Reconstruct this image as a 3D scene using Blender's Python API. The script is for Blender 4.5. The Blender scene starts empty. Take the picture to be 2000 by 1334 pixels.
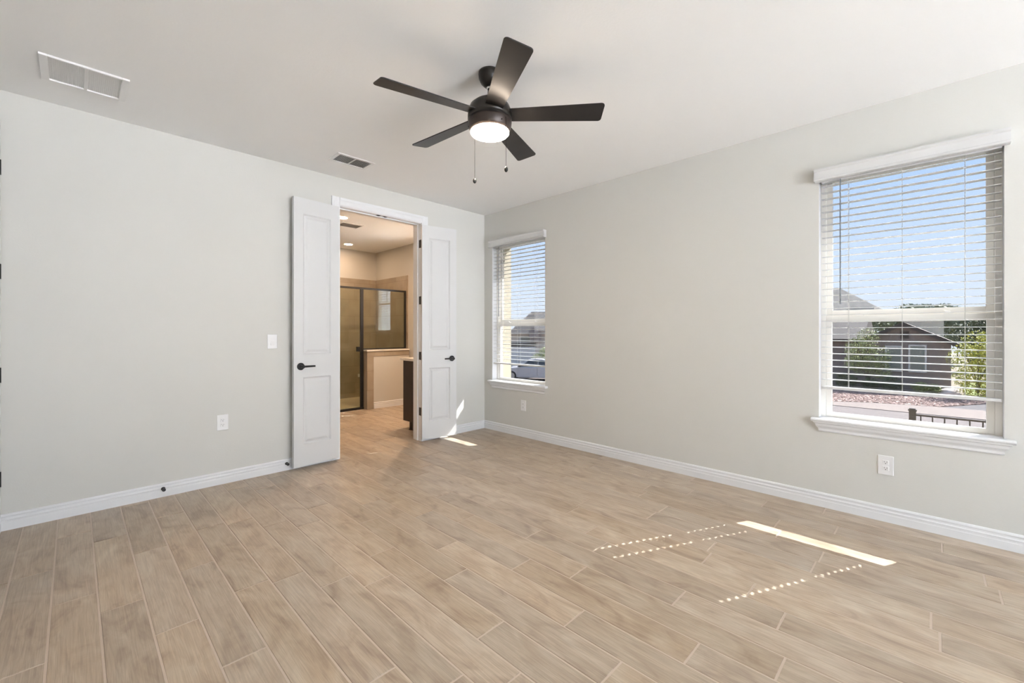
import bpy, bmesh, math, random
from mathutils import Vector, Matrix, noise
PI = math.pi
scn = bpy.context.scene
COL = scn.collection
R = math.radians
random.seed(7)

# ------------------------------------------------------------------ camera, sky, sun, exposure
F_PX, HORIZON, YAW = 838.0, 648.0, 44.413
CAM = (-3.714, -4.137, 1.239)
SKY_STRENGTH = 2.3
SUN_STRENGTH = 28.0
LAMP = 42.0            # glowing glass of the ceiling fan
BATH_LAMP = 50.0
GLASS_TINT = (0.375, 0.38, 0.385)      # each face of a pane
EXPOSURE = 1.74

cam_d = bpy.data.cameras.new('camera')
cam = bpy.data.objects.new('camera', cam_d); COL.objects.link(cam)
cam.location = CAM
cam.rotation_euler = (R(90), 0, R(YAW - 90))
cam_d.sensor_width = 36.0
cam_d.lens = F_PX / 2000.0 * 36.0
cam_d.shift_y = -(667.0 - HORIZON) / 2000.0
cam_d.clip_start = 0.02; cam_d.clip_end = 500
scn.camera = cam

scn.view_settings.view_transform = 'Standard'
scn.view_settings.look = 'None'
scn.view_settings.gamma = 1.0
scn.view_settings.use_curve_mapping = False
scn.view_settings.exposure = EXPOSURE

world = bpy.data.worlds.new('sky'); scn.world = world
world.use_nodes = True
wn, wl = world.node_tree.nodes, world.node_tree.links
wn.clear()
w_out = wn.new('ShaderNodeOutputWorld'); w_bg = wn.new('ShaderNodeBackground')
w_tc = wn.new('ShaderNodeTexCoord'); w_sep = wn.new('ShaderNodeSeparateXYZ'); w_cr = wn.new('ShaderNodeValToRGB')
wl.new(w_tc.outputs['Generated'], w_sep.inputs[0]); wl.new(w_sep.outputs['Z'], w_cr.inputs[0])
cr = w_cr.color_ramp
cr.elements[0].position = 0.0; cr.elements[0].color = (0.80, 0.86, 0.94, 1)
cr.elements[1].position = 1.0; cr.elements[1].color = (0.42, 0.56, 0.78, 1)
e = cr.elements.new(0.12); e.color = (0.67, 0.79, 0.96, 1)
e = cr.elements.new(0.32); e.color = (0.43, 0.63, 0.96, 1)
wl.new(w_cr.outputs[0], w_bg.inputs[0]); w_bg.inputs[1].default_value = SKY_STRENGTH
wl.new(w_bg.outputs[0], w_out.inputs[0])

SUN_DIR = Vector((-1.0, 0.50, -1.09)).normalized()      # the way the light travels
sun_d = bpy.data.lights.new('sun', 'SUN'); sun_d.energy = SUN_STRENGTH; sun_d.angle = R(0.26)
sun_d.color = (1.0, 0.975, 0.945)
sun = bpy.data.objects.new('sun', sun_d); COL.objects.link(sun)
sun.rotation_euler = SUN_DIR.to_track_quat('-Z', 'Y').to_euler()
sun.location = (12, -6, 14)

def portal(loc, rot, sx, sy):
    d = bpy.data.lights.new('daylight_portal', 'AREA'); d.shape = 'RECTANGLE'; d.size = sx; d.size_y = sy
    d.cycles.is_portal = True
    o = bpy.data.objects.new('daylight_portal', d); COL.objects.link(o); o.location = loc; o.rotation_euler = rot

# ------------------------------------------------------------------ materials
def mat(name, col, rough=0.5, metal=0.0, spec=0.5):
    m = bpy.data.materials.new(name); m.use_nodes = True
    b = m.node_tree.nodes['Principled BSDF']
    b.inputs['Base Color'].default_value = (*col, 1)
    b.inputs['Roughness'].default_value = rough
    b.inputs['Metallic'].default_value = metal
    b.inputs['Specular IOR Level'].default_value = spec
    return m
def nd(m, t): return m.node_tree.nodes.new(t)
def lk(m, a, b): m.node_tree.links.new(a, b)
def noisy(name, c1, c2, scale, rough=0.5, bump=0.0, bscale=None, spec=0.5, detail=4, dist=0.01):
    m = mat(name, c1, rough, 0, spec)
    b = m.node_tree.nodes['Principled BSDF']
    tc = nd(m, 'ShaderNodeTexCoord'); n = nd(m, 'ShaderNodeTexNoise'); cr = nd(m, 'ShaderNodeValToRGB')
    n.inputs['Scale'].default_value = scale; n.inputs['Detail'].default_value = detail
    lk(m, tc.outputs['Object'], n.inputs['Vector']); lk(m, n.outputs['Fac'], cr.inputs[0])
    cr.color_ramp.elements[0].position = 0.32; cr.color_ramp.elements[0].color = (*c1, 1)
    cr.color_ramp.elements[1].position = 0.68; cr.color_ramp.elements[1].color = (*c2, 1)
    lk(m, cr.outputs[0], b.inputs['Base Color'])
    if bump:
        n2 = nd(m, 'ShaderNodeTexNoise'); n2.inputs['Scale'].default_value = bscale or scale * 8; n2.inputs['Detail'].default_value = 3
        lk(m, tc.outputs['Object'], n2.inputs['Vector'])
        bp = nd(m, 'ShaderNodeBump'); bp.inputs['Strength'].default_value = bump; bp.inputs['Distance'].default_value = dist
        lk(m, n2.outputs['Fac'], bp.inputs['Height']); lk(m, bp.outputs[0], b.inputs['Normal'])
    return m

M = {}
M['wall'] = noisy('greige_wall_paint', (0.655, 0.65, 0.615), (0.665, 0.66, 0.625), 1.5, 0.6, 0.12, 90, 0.3, dist=0.004)
M['ceiling'] = noisy('white_ceiling_paint', (0.90, 0.90, 0.89), (0.91, 0.91, 0.90), 1.2, 0.75, 0.15, 70, 0.2, dist=0.004)
M['bath_wall'] = noisy('darkened_bath_wall_paint', (0.60, 0.58, 0.53), (0.61, 0.59, 0.54), 1.5, 0.6, 0.1, 90, 0.3, dist=0.004)  # wall paint darkened in colour to offset the bathroom lamps' glare
M['trim'] = mat('white_gloss_trim', (0.79, 0.80, 0.81), 0.32)
M['door'] = mat('white_door_paint', (0.675, 0.68, 0.68), 0.38)
M['vinyl'] = mat('white_vinyl', (0.82, 0.80, 0.75), 0.35)
M['blind'] = mat('white_faux_wood', (0.66, 0.66, 0.655), 0.42)
M['cord'] = mat('white_cord', (0.50, 0.49, 0.46), 0.8)
M['wand'] = mat('clear_grey_wand', (0.18, 0.20, 0.22), 0.25)
M['plate'] = mat('white_plate_plastic', (0.82, 0.82, 0.82), 0.3)
M['slot'] = mat('dark_slot', (0.03, 0.03, 0.03), 0.6)
M['black'] = mat('black_hardware', (0.012, 0.012, 0.012), 0.35, 0.0, 0.5)
M['bronze'] = mat('dark_bronze_metal', (0.020, 0.017, 0.014), 0.30, 0.4, 0.5)
M['bronze2'] = mat('dark_brown_bronze', (0.045, 0.032, 0.026), 0.38, 0.3, 0.5)
M['chain'] = mat('bronze_bead_chain', (0.012, 0.011, 0.010), 0.9, 0.0, 0.0)
M['steel'] = mat('bright_steel', (0.6, 0.6, 0.6), 0.25, 1.0)
M['blade'] = noisy('espresso_blade_finish', (0.026, 0.024, 0.023), (0.036, 0.033, 0.031), 6, 0.30, 0, spec=0.15)
M['vent'] = mat('white_vent_enamel', (0.84, 0.84, 0.83), 0.4)
M['vent_dark'] = mat('vent_duct_grey', (0.30, 0.30, 0.30), 0.8)
M['filter'] = mat('pale_filter_mesh', (0.84, 0.84, 0.83), 0.8)
M['espresso'] = noisy('espresso_cabinet_stain', (0.018, 0.010, 0.007), (0.028, 0.016, 0.011), 8, 0.4)
M['stone'] = noisy('white_quartz', (0.74, 0.70, 0.64), (0.80, 0.77, 0.72), 12, 0.2)
M['pan'] = mat('cream_shower_pan', (0.72, 0.64, 0.48), 0.4)
M['chrome'] = mat('chrome_fitting', (0.75, 0.75, 0.75), 0.15, 1.0)
M['stucco'] = noisy('cream_stucco', (0.46, 0.42, 0.33), (0.50, 0.455, 0.36), 4, 0.9, 0.3, 60)
M['soffit'] = mat('beige_soffit', (0.38, 0.36, 0.28), 0.7)
M['roof'] = noisy('brown_roof_shingle', (0.38, 0.335, 0.295), (0.46, 0.41, 0.36), 3, 0.9, 0.4, 20)
M['roof2'] = noisy('grey_roof_shingle', (0.17, 0.155, 0.135), (0.25, 0.225, 0.20), 3, 0.9, 0.4, 20)
M['house'] = noisy('taupe_house_brick', (0.23, 0.19, 0.175), (0.27, 0.225, 0.205), 5, 0.9, 0.3, 30)
M['house2'] = noisy('beige_house_siding', (0.52, 0.47, 0.41), (0.58, 0.52, 0.46), 3, 0.9)
M['fascia'] = mat('dark_brown_fascia', (0.055, 0.042, 0.036), 0.7)
M['far_glass'] = mat('pale_window_glass', (0.20, 0.22, 0.20), 0.15)
M['garage'] = mat('pale_garage_door', (0.60, 0.58, 0.56), 0.6)
M['shade_dark'] = mat('painted_garage_shade', (0.09, 0.08, 0.07), 0.8)  # dark colour standing in for shade on the far house
M['gravel_a'] = noisy('pink_gravel', (0.36, 0.22, 0.18), (0.55, 0.40, 0.34), 9, 0.9)
M['gravel_bed'] = noisy('brown_gravel_bed', (0.16, 0.10, 0.08), (0.36, 0.25, 0.21), 14, 0.95, 0.8, 30)
M['concrete'] = noisy('pinkish_concrete', (0.160, 0.132, 0.122), (0.176, 0.146, 0.135), 0.8, 0.9, 0.1, 50)
M['walkway'] = noisy('pale_pink_concrete', (0.215, 0.172, 0.150), (0.235, 0.188, 0.165), 1.2, 0.9, 0.1, 50)
M['bounce_slab'] = noisy('pale_bounce_slab', (0.80, 0.80, 0.82), (0.85, 0.85, 0.87), 1.2, 0.9)  # kept very bright so the added slab throws light indoors
M['asphalt'] = noisy('grey_asphalt', (0.105, 0.095, 0.095), (0.14, 0.125, 0.125), 10, 0.95, 0.3, 60)
M['soil'] = noisy('yard_soil', (0.20, 0.17, 0.12), (0.28, 0.24, 0.18), 2, 0.95)
M['grass'] = noisy('green_lawn', (0.14, 0.19, 0.05), (0.22, 0.27, 0.08), 6, 0.9, 0.5, 60)
M['boulder'] = noisy('pale_limestone', (0.55, 0.46, 0.42), (0.68, 0.60, 0.55), 5, 0.85, 0.5, 20)
M['fence'] = mat('dark_iron_fence', (0.085, 0.068, 0.058), 0.5)
M['car'] = mat('white_car_paint', (0.42, 0.40, 0.41), 0.25)
M['car_glass'] = mat('dark_car_glass', (0.04, 0.045, 0.05), 0.1)
M['tyre'] = mat('black_tyre', (0.02, 0.02, 0.02), 0.8)
M['rim'] = mat('alloy_rim', (0.35, 0.35, 0.35), 0.35, 0.7)
M['bark'] = mat('grey_bark', (0.14, 0.11, 0.08), 0.9)

def leafmat(name, c1, c2):
    m = mat(name, c1, 0.6)
    b = m.node_tree.nodes['Principled BSDF']
    g = nd(m, 'ShaderNodeNewGeometry'); cr = nd(m, 'ShaderNodeValToRGB')
    lk(m, g.outputs['Random Per Island'], cr.inputs[0])
    cr.color_ramp.elements[0].color = (*c1, 1); cr.color_ramp.elements[1].color = (*c2, 1)
    lk(m, cr.outputs[0], b.inputs['Base Color'])
    return m
M['leaf_mid'] = leafmat('mid_green_leaves', (0.15, 0.18, 0.05), (0.40, 0.42, 0.17))
M['leaf_yellow'] = leafmat('yellow_green_leaves', (0.22, 0.25, 0.03), (0.68, 0.62, 0.10))
M['leaf_dark'] = leafmat('dark_green_leaves', (0.045, 0.06, 0.025), (0.11, 0.12, 0.05))
M['leaf_far'] = leafmat('far_green_leaves', (0.13, 0.15, 0.08), (0.26, 0.28, 0.16))

def emis(name, col, s):
    m = bpy.data.materials.new(name); m.use_nodes = True
    m.node_tree.nodes.clear()
    o = nd(m, 'ShaderNodeOutputMaterial'); em = nd(m, 'ShaderNodeEmission')
    em.inputs[0].default_value = (*col, 1); em.inputs[1].default_value = s
    lk(m, em.outputs[0], o.inputs[0]); return m
M['lamp'] = emis('lit_fan_glass', (1.0, 0.83, 0.66), LAMP)
M['bath_lamp'] = emis('lit_recessed_lamp', (1.0, 0.68, 0.44), BATH_LAMP)

M['bath_fill_lamp'] = emis('added_bath_fill', (1.0, 0.66, 0.42), BATH_LAMP * 6.0)  # for an unseen fill lamp added to brighten the bathroom floor

def glassmat(name, tint, refl=1.0):
    m = bpy.data.materials.new(name); m.use_nodes = True
    m.node_tree.nodes.clear()
    o = nd(m, 'ShaderNodeOutputMaterial'); mx = nd(m, 'ShaderNodeMixShader'); lw = nd(m, 'ShaderNodeLayerWeight'); pw_ = nd(m, 'ShaderNodeMath'); fr = nd(m, 'ShaderNodeMapRange')
    tr = nd(m, 'ShaderNodeBsdfTransparent'); gl = nd(m, 'ShaderNodeBsdfGlossy')
    tr.inputs[0].default_value = (*tint, 1); gl.inputs['Roughness'].default_value = 0.0
    gl.inputs[0].default_value = (refl, refl, refl, 1)
    lw.inputs['Blend'].default_value = 0.5; pw_.operation = 'POWER'; pw_.inputs[1].default_value = 5.0
    fr.inputs['To Min'].default_value = 0.04; fr.inputs['To Max'].default_value = 1.0
    lk(m, lw.outputs['Facing'], pw_.inputs[0]); lk(m, pw_.outputs[0], fr.inputs['Value'])
    lk(m, fr.outputs[0], mx.inputs[0]); lk(m, tr.outputs[0], mx.inputs[1]); lk(m, gl.outputs[0], mx.inputs[2])
    lk(m, mx.outputs[0], o.inputs[0]); return m
M['pane'] = glassmat('tinted_window_glass', GLASS_TINT, 0.5)
M['shower_glass'] = glassmat('clear_shower_glass', (0.88, 0.90, 0.84), 1.0)
M['clear_pane'] = glassmat('clear_window_glass', (0.95, 0.96, 0.96), 1.0)

def floormat():
    m = mat('wood_look_porcelain', (0.5, 0.4, 0.3), 0.42)
    b = m.node_tree.nodes['Principled BSDF']
    at = nd(m, 'ShaderNodeAttribute'); at.attribute_name = 'plank'; at.attribute_type = 'GEOMETRY'
    sep = nd(m, 'ShaderNodeSeparateColor'); lk(m, at.outputs['Color'], sep.inputs[0])
    tc = nd(m, 'ShaderNodeTexCoord')
    # every plank samples its own piece of the grain
    off = nd(m, 'ShaderNodeVectorMath'); off.operation = 'SCALE'; off.inputs['Scale'].default_value = 37.0
    lk(m, at.outputs['Color'], off.inputs[0])
    add = nd(m, 'ShaderNodeVectorMath'); add.operation = 'ADD'
    lk(m, tc.outputs['Object'], add.inputs[0]); lk(m, off.outputs[0], add.inputs[1])
    def stretched(sc, sx, sy, det, dist=0.0):
        mp = nd(m, 'ShaderNodeMapping'); mp.inputs['Scale'].default_value = (sx, sy, 1)
        lk(m, add.outputs[0], mp.inputs[0])
        n = nd(m, 'ShaderNodeTexNoise'); n.inputs['Scale'].default_value = sc; n.inputs['Detail'].default_value = det
        n.inputs['Distortion'].default_value = dist
        lk(m, mp.outputs[0], n.inputs['Vector']); return n
    blotch = stretched(6.0, 1.7, 0.65, 10, 1.1)
    grain = stretched(30, 5.0, 0.16, 8, 1.2)
    cr = nd(m, 'ShaderNodeValToRGB'); lk(m, blotch.outputs['Fac'], cr.inputs[0])
    ce = cr.color_ramp
    ce.elements[0].position = 0.24; ce.elements[0].color = (0.335, 0.252, 0.184, 1)
    ce.elements[1].position = 0.78; ce.elements[1].color = (0.600, 0.525, 0.418, 1)
    x = ce.elements.new(0.45); x.color = (0.475, 0.383, 0.286, 1)
    x = ce.elements.new(0.6); x.color = (0.530, 0.444, 0.343, 1)
    g2 = nd(m, 'ShaderNodeValToRGB'); lk(m, grain.outputs['Fac'], g2.inputs[0])
    g2.color_ramp.elements[0].position = 0.3; g2.color_ramp.elements[0].color = (0.68, 0.66, 0.65, 1)
    g2.color_ramp.elements[1].position = 0.7; g2.color_ramp.elements[1].color = (1.14, 1.14, 1.14, 1)
    mx = nd(m, 'ShaderNodeMix'); mx.data_type = 'RGBA'; mx.blend_type = 'MULTIPLY'; mx.inputs['Factor'].default_value = 0.62
    lk(m, cr.outputs[0], mx.inputs['A']); lk(m, g2.outputs[0], mx.inputs['B'])
    # per-plank tone
    hs = nd(m, 'ShaderNodeHueSaturation')
    mr = nd(m, 'ShaderNodeMapRange'); mr.inputs['To Min'].default_value = 0.88; mr.inputs['To Max'].default_value = 1.08
    lk(m, sep.outputs['Red'], mr.inputs['Value']); lk(m, mr.outputs[0], hs.inputs['Value'])
    mr2 = nd(m, 'ShaderNodeMapRange'); mr2.inputs['To Min'].default_value = 0.92; mr2.inputs['To Max'].default_value = 1.10
    lk(m, sep.outputs['Green'], mr2.inputs['Value']); lk(m, mr2.outputs[0], hs.inputs['Saturation'])
    lk(m, mx.outputs['Result'], hs.inputs['Color'])
    lk(m, hs.outputs[0], b.inputs['Base Color'])
    rr = nd(m, 'ShaderNodeMapRange'); rr.inputs['To Min'].default_value = 0.30; rr.inputs['To Max'].default_value = 0.46
    lk(m, blotch.outputs['Fac'], rr.inputs['Value']); lk(m, rr.outputs[0], b.inputs['Roughness'])
    bp = nd(m, 'ShaderNodeBump'); bp.inputs['Strength'].default_value = 0.12; bp.inputs['Distance'].default_value = 0.002
    lk(m, grain.outputs['Fac'], bp.inputs['Height']); lk(m, bp.outputs[0], b.inputs['Normal'])
    return m
M['floor'] = floormat()
M['grout'] = mat('beige_grout', (0.60, 0.51, 0.43), 0.9)

def tilemat():
    m = mat('tan_shower_tile', (0.45, 0.33, 0.22), 0.3)
    b = m.node_tree.nodes['Principled BSDF']
    tc = nd(m, 'ShaderNodeTexCoord'); sp = nd(m, 'ShaderNodeSeparateXYZ'); cb = nd(m, 'ShaderNodeCombineXYZ')
    ad = nd(m, 'ShaderNodeMath'); ad.operation = 'ADD'
    lk(m, tc.outputs['Object'], sp.inputs[0]); lk(m, sp.outputs['X'], ad.inputs[0]); lk(m, sp.outputs['Y'], ad.inputs[1])
    lk(m, ad.outputs[0], cb.inputs['X']); lk(m, sp.outputs['Z'], cb.inputs['Y'])
    br = nd(m, 'ShaderNodeTexBrick')
    br.inputs['Scale'].default_value = 1.0; br.inputs['Brick Width'].default_value = 0.61; br.inputs['Row Height'].default_value = 0.305
    br.inputs['Mortar Size'].default_value = 0.003; br.offset = 0.5
    br.inputs['Color1'].default_value = (0.36, 0.30, 0.225, 1); br.inputs['Color2'].default_value = (0.40, 0.335, 0.255, 1)
    br.inputs['Mortar'].default_value = (0.30, 0.23, 0.16, 1)
    lk(m, cb.outputs[0], br.inputs['Vector'])
    n = nd(m, 'ShaderNodeTexNoise'); n.inputs['Scale'].default_value = 4; lk(m, tc.outputs['Object'], n.inputs['Vector'])
    mx = nd(m, 'ShaderNodeMix'); mx.data_type = 'RGBA'; mx.blend_type = 'SOFT_LIGHT'; mx.inputs['Factor'].default_value = 0.5
    lk(m, br.outputs['Color'], mx.inputs['A']); lk(m, n.outputs['Fac'], mx.inputs['B'])
    lk(m, mx.outputs['Result'], b.inputs['Base Color'])
    return m
M['tile'] = tilemat()

# ------------------------------------------------------------------ mesh helpers
def box(bm, a, b):
    x0, y0, z0 = (min(a[i], b[i]) for i in range(3)); x1, y1, z1 = (max(a[i], b[i]) for i in range(3))
    v = [bm.verts.new(p) for p in ((x0,y0,z0),(x1,y0,z0),(x1,y1,z0),(x0,y1,z0),(x0,y0,z1),(x1,y0,z1),(x1,y1,z1),(x0,y1,z1))]
    for f in ((0,3,2,1),(4,5,6,7),(0,1,5,4),(1,2,6,5),(2,3,7,6),(3,0,4,7)):
        bm.faces.new([v[i] for i in f])
    return v
def obj(name, bm, m, parent=None, bevel=0.0, smooth=False, seg=2):
    bmesh.ops.recalc_face_normals(bm, faces=bm.faces[:])
    me = bpy.data.meshes.new(name); bm.to_mesh(me); bm.free()
    me.materials.append(m if not isinstance(m, str) else M[m])
    o = bpy.data.objects.new(name, me); COL.objects.link(o)
    if parent: o.parent = parent
    if bevel:
        md = o.modifiers.new('bevel', 'BEVEL'); md.width = bevel; md.segments = seg; md.limit_method = 'ANGLE'; md.angle_limit = R(40)
    if smooth:
        for p in me.polygons: p.use_smooth = True
    return o
def tag(o, label, cat, group=None, kind=None):
    o['label'] = label
    if cat: o['category'] = cat
    if group: o['group'] = group
    if kind: o['kind'] = kind
    return o
def empty(name, loc, rz=0.0):
    o = bpy.data.objects.new(name, None); COL.objects.link(o)
    o.location = loc; o.rotation_euler = (0, 0, rz); o.empty_display_size = 0.1
    return o
def boxes(name, lst, m, parent=None, bevel=0.0):
    bm = bmesh.new()
    for a, b in lst: box(bm, a, b)
    return obj(name, bm, m, parent, bevel)
def rect_frame(u0, u1, z0, z1, wl, wr, wt, wb):
    '''four bars of a rectangular frame that butt without overlapping: (u, z) pairs'''
    e = 0.0
    return [((u0, z0), (u0 + wl, z1)), ((u1 - wr, z0), (u1, z1)), ((u0 + wl, z1 - wt), (u1 - wr, z1)), ((u0 + wl, z0), (u1 - wr, z0 + wb))]
def yz(x0, x1, bars): return [((x0, a[0], a[1]), (x1, b[0], b[1])) for a, b in bars]
def xy(z0, z1, bars): return [((a[0], a[1], z0), (b[0], b[1], z1)) for a, b in bars]
def xz(y0, y1, bars): return [((a[0], y0, a[1]), (b[0], y1, b[1])) for a, b in bars]
def lathe(bm, prof, c=(0, 0, 0), n=48, axis='Z', cap=True):
    rings = []
    for r, h in prof:
        ring = []
        for i in range(n):
            a = 2 * PI * i / n
            p = (r * math.cos(a), r * math.sin(a), h)
            if axis == 'X': p = (p[2], p[0], p[1])
            elif axis == 'Y': p = (p[0], p[2], p[1])
            ring.append(bm.verts.new((p[0] + c[0], p[1] + c[1], p[2] + c[2])))
        rings.append(ring)
    for k in range(len(rings) - 1):
        for i in range(n):
            j = (i + 1) % n
            bm.faces.new((rings[k][i], rings[k][j], rings[k + 1][j], rings[k + 1][i]))
    if cap:
        bm.faces.new(rings[0][::-1]); bm.faces.new(rings[-1])
def tube(bm, pts, r, n=8):
    pts = [Vector(p) for p in pts]; rings = []
    for i, p in enumerate(pts):
        d = (pts[min(i + 1, len(pts) - 1)] - pts[max(i - 1, 0)]).normalized()
        up = Vector((0, 0, 1)) if abs(d.z) < 0.9 else Vector((1, 0, 0))
        u = d.cross(up).normalized(); v = d.cross(u).normalized()
        rings.append([bm.verts.new(p + (u * math.cos(2 * PI * k / n) + v * math.sin(2 * PI * k / n)) * r) for k in range(n)])
    for a, b in zip(rings, rings[1:]):
        for k in range(n):
            j = (k + 1) % n
            bm.faces.new((a[k], a[j], b[j], b[k]))
    bm.faces.new(rings[0][::-1]); bm.faces.new(rings[-1])
def prism(bm, pts, d):
    """closed polygon pts (3-D) pushed along vector d"""
    d = Vector(d); a = [bm.verts.new(p) for p in pts]; b = [bm.verts.new(Vector(p) + d) for p in pts]
    bm.faces.new(a[::-1]); bm.faces.new(b)
    for i in range(len(a)):
        j = (i + 1) % len(a); bm.faces.new((a[i], a[j], b[j], b[i]))
def sweep(bm, prof, p0, p1, out, up=(0, 0, 1)):
    """profile (out, up) pairs extruded from p0 to p1"""
    p0, p1, out, up = Vector(p0), Vector(p1), Vector(out), Vector(up)
    prism(bm, [p0 + out * a + up * b for a, b in prof], p1 - p0)

# ------------------------------------------------------------------ the room
H = 2.743
XL = -4.046            # entry wall
YR = -8.80             # rear wall
WT = 0.15
# windows on the right wall : opening y from/to, sill top, head
WIN = {2: (-4.43, -3.56), 1: (-1.02, -0.15)}
SILL, HEAD = 0.605, 2.36
BWX, BWY0, BWY1, BWZ0, BWZ1 = 0.33, 1.24, 1.86, 1.22, 2.32      # bathroom window
DX0, DX1, DH = -1.895, -0.966, 2.465                            # double doorway to the bath
def struct(o, label, cat=None):
    tag(o, label, cat, kind='structure'); return o

# floor: every plank a slightly bevelled slab in a bed of grout
def build_floor():
    P, L = 0.1515, 0.9045
    joint = {24: -1.30, 23: -1.52, 22: -1.87, 21: -1.36, 20: -0.86, 25: -1.765, 18: -2.02, 16: -2.825, 15: -3.303, 14: -3.03,
             13: -2.57, 12: -2.833, 11: -2.39, 10: -1.866, 9: -1.706, 8: -3.255, 5: -3.70, 3: -3.42, 2: -3.708}
    rnd = random.Random(11)
    bm = bmesh.new(); lay = bm.loops.layers.float_color.new('plank')
    g = 0.0027
    for i in range(-3, 27):
        x0, x1 = -P * (i + 1) + g, -P * i - g
        x0 = max(x0, XL - 0.05)
        if x1 <= x0: continue
        j = joint.get(i, rnd.uniform(-L, 0))
        y = j + math.ceil((3.6 - j) / L) * L
        while y > YR - 0.1:
            ya, yb = y - L + g, y - g
            c = (rnd.random(), rnd.random(), rnd.random(), 1)
            b = 0.0022
            if yb < 3.55 or True:
                top = [bm.verts.new(p) for p in ((x0 + b, ya + b, 0), (x1 - b, ya + b, 0), (x1 - b, yb - b, 0), (x0 + b, yb - b, 0))]
                low = [bm.verts.new(p) for p in ((x0, ya, -0.004), (x1, ya, -0.004), (x1, yb, -0.004), (x0, yb, -0.004))]
                fs = [bm.faces.new(top)]
                for k in range(4): fs.append(bm.faces.new((low[k], low[(k + 1) % 4], top[(k + 1) % 4], top[k])))
                for f in fs:
                    for lp in f.loops: lp[lay] = c
            y -= L
    o = obj('floor', bm, 'floor')
    o.data.materials.append(M['grout'])
    # grout bed in the same mesh
    bm = bmesh.new(); bm.from_mesh(o.data)
    vs = [bm.verts.new(p) for p in ((XL - 0.06, YR - 0.1, -0.0014), (0.45, YR - 0.1, -0.0014), (0.45, 3.6, -0.0028), (XL - 0.06, 3.6, -0.0028))]
    f = bm.faces.new(vs); f.material_index = 1
    vs2 = [bm.verts.new((v.co.x, v.co.y, -0.15)) for v in vs]
    f = bm.faces.new(vs2[::-1]); f.material_index = 1
    for k in range(4):
        f = bm.faces.new((vs[k], vs2[k], vs2[(k + 1) % 4], vs[(k + 1) % 4])); f.material_index = 1
    bm.to_mesh(o.data); bm.free()
    return o
struct(build_floor(), 'wood-look porcelain plank floor in warm beige running through both rooms', 'floor')

struct(boxes('ceiling', [((XL - 0.15, YR - 0.15, H), (0.49, 3.65, H + 0.12))], 'ceiling'), 'smooth white painted ceiling', 'ceiling')

def wall_x(name, x0, x1, y0, y1, opens, m='wall', z1=H):
    """wall slab in the y-z plane with rectangular openings (ya, yb, za, zb)"""
    lst = []; ys = sorted({y0, y1, *[o[0] for o in opens], *[o[1] for o in opens]})
    for a, b in zip(ys, ys[1:]):
        op = [o for o in opens if o[0] <= a + 1e-6 and o[1] >= b - 1e-6]
        if not op: lst.append(((x0, a, -0.14), (x1, b, z1)))
        else:
            o = op[0]
            if o[2] > 0.001: lst.append(((x0, a, -0.14), (x1, b, o[2])))
            lst.append(((x0, a, o[3]), (x1, b, z1)))
    bm = bmesh.new()
    for a, b in lst: box(bm, a, b)
    bmesh.ops.remove_doubles(bm, verts=bm.verts[:], dist=1e-5)
    return obj(name, bm, m)
def wall_y(name, y0, y1, x0, x1, opens, m='wall', z1=H):
    lst = []; xs = sorted({x0, x1, *[o[0] for o in opens], *[o[1] for o in opens]})
    for a, b in zip(xs, xs[1:]):
        op = [o for o in opens if o[0] <= a + 1e-6 and o[1] >= b - 1e-6]
        if not op: lst.append(((a, y0, -0.14), (b, y1, z1)))
        else:
            o = op[0]
            if o[2] > 0.001: lst.append(((a, y0, -0.14), (b, y1, o[2])))
            lst.append(((a, y0, o[3]), (b, y1, z1)))
    bm = bmesh.new()
    for a, b in lst: box(bm, a, b)
    bmesh.ops.remove_doubles(bm, verts=bm.verts[:], dist=1e-5)
    return obj(name, bm, m)

JT = 0.02
wl_ = wall_y('wall_left', 0.0, WT, XL - 0.15, 0.16, [(DX0 - JT, DX1 + JT, 0.0, DH + JT)])
wl_.data.materials.append(M['bath_wall']); wl_.data.materials.append(M['stucco'])
for p in wl_.data.polygons:
    if p.normal.y > 0.5: p.material_index = 1
    if p.normal.x > 0.5 and p.center.x > 0.4: p.material_index = 2
struct(wl_, 'greige painted wall holding the double doorway to the bathroom', 'wall')
wr_ = wall_x('wall_right', 0.0, 0.16, YR - 0.15, 0.0, [(WIN[2][0], WIN[2][1], SILL, HEAD), (WIN[1][0], WIN[1][1], SILL, HEAD)])
wr_.data.materials.append(M['stucco'])
for p in wr_.data.polygons:
    if p.normal.x > 0.5 and p.center.x > 0.15: p.material_index = 1
wr_.data.materials.append(M['trim'])
for p in wr_.data.polygons:
    c_ = p.center
    if 0.001 < c_.x < 0.159 and abs(p.normal.x) < 0.5 and SILL - 0.01 < c_.z < HEAD + 0.01 and -4.44 < c_.y < -0.14: p.material_index = 2
struct(wr_, 'greige painted wall with the two blind-covered windows', 'wall')
struct(wall_x('wall_entry', XL - 0.14, XL, YR - 0.15, 0.0, [(-0.965, -0.100, 0.0, 2.46)]), 'greige wall at the left edge holding a white door', 'wall')
# rear wall behind the camera with a wide opening added to let daylight in
PX0, PX1, PH = -3.85, -0.25, 2.48
struct(wall_y('wall_rear', YR - 0.15, YR, XL, 0.0, [(PX0, PX1, 0.0, PH)]), 'greige wall behind the viewer with a wide unseen opening added for daylight', 'wall')
portal(((PX0 + PX1) / 2, YR - 0.08, PH / 2), (R(90), 0, 0), PX1 - PX0, PH)
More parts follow.
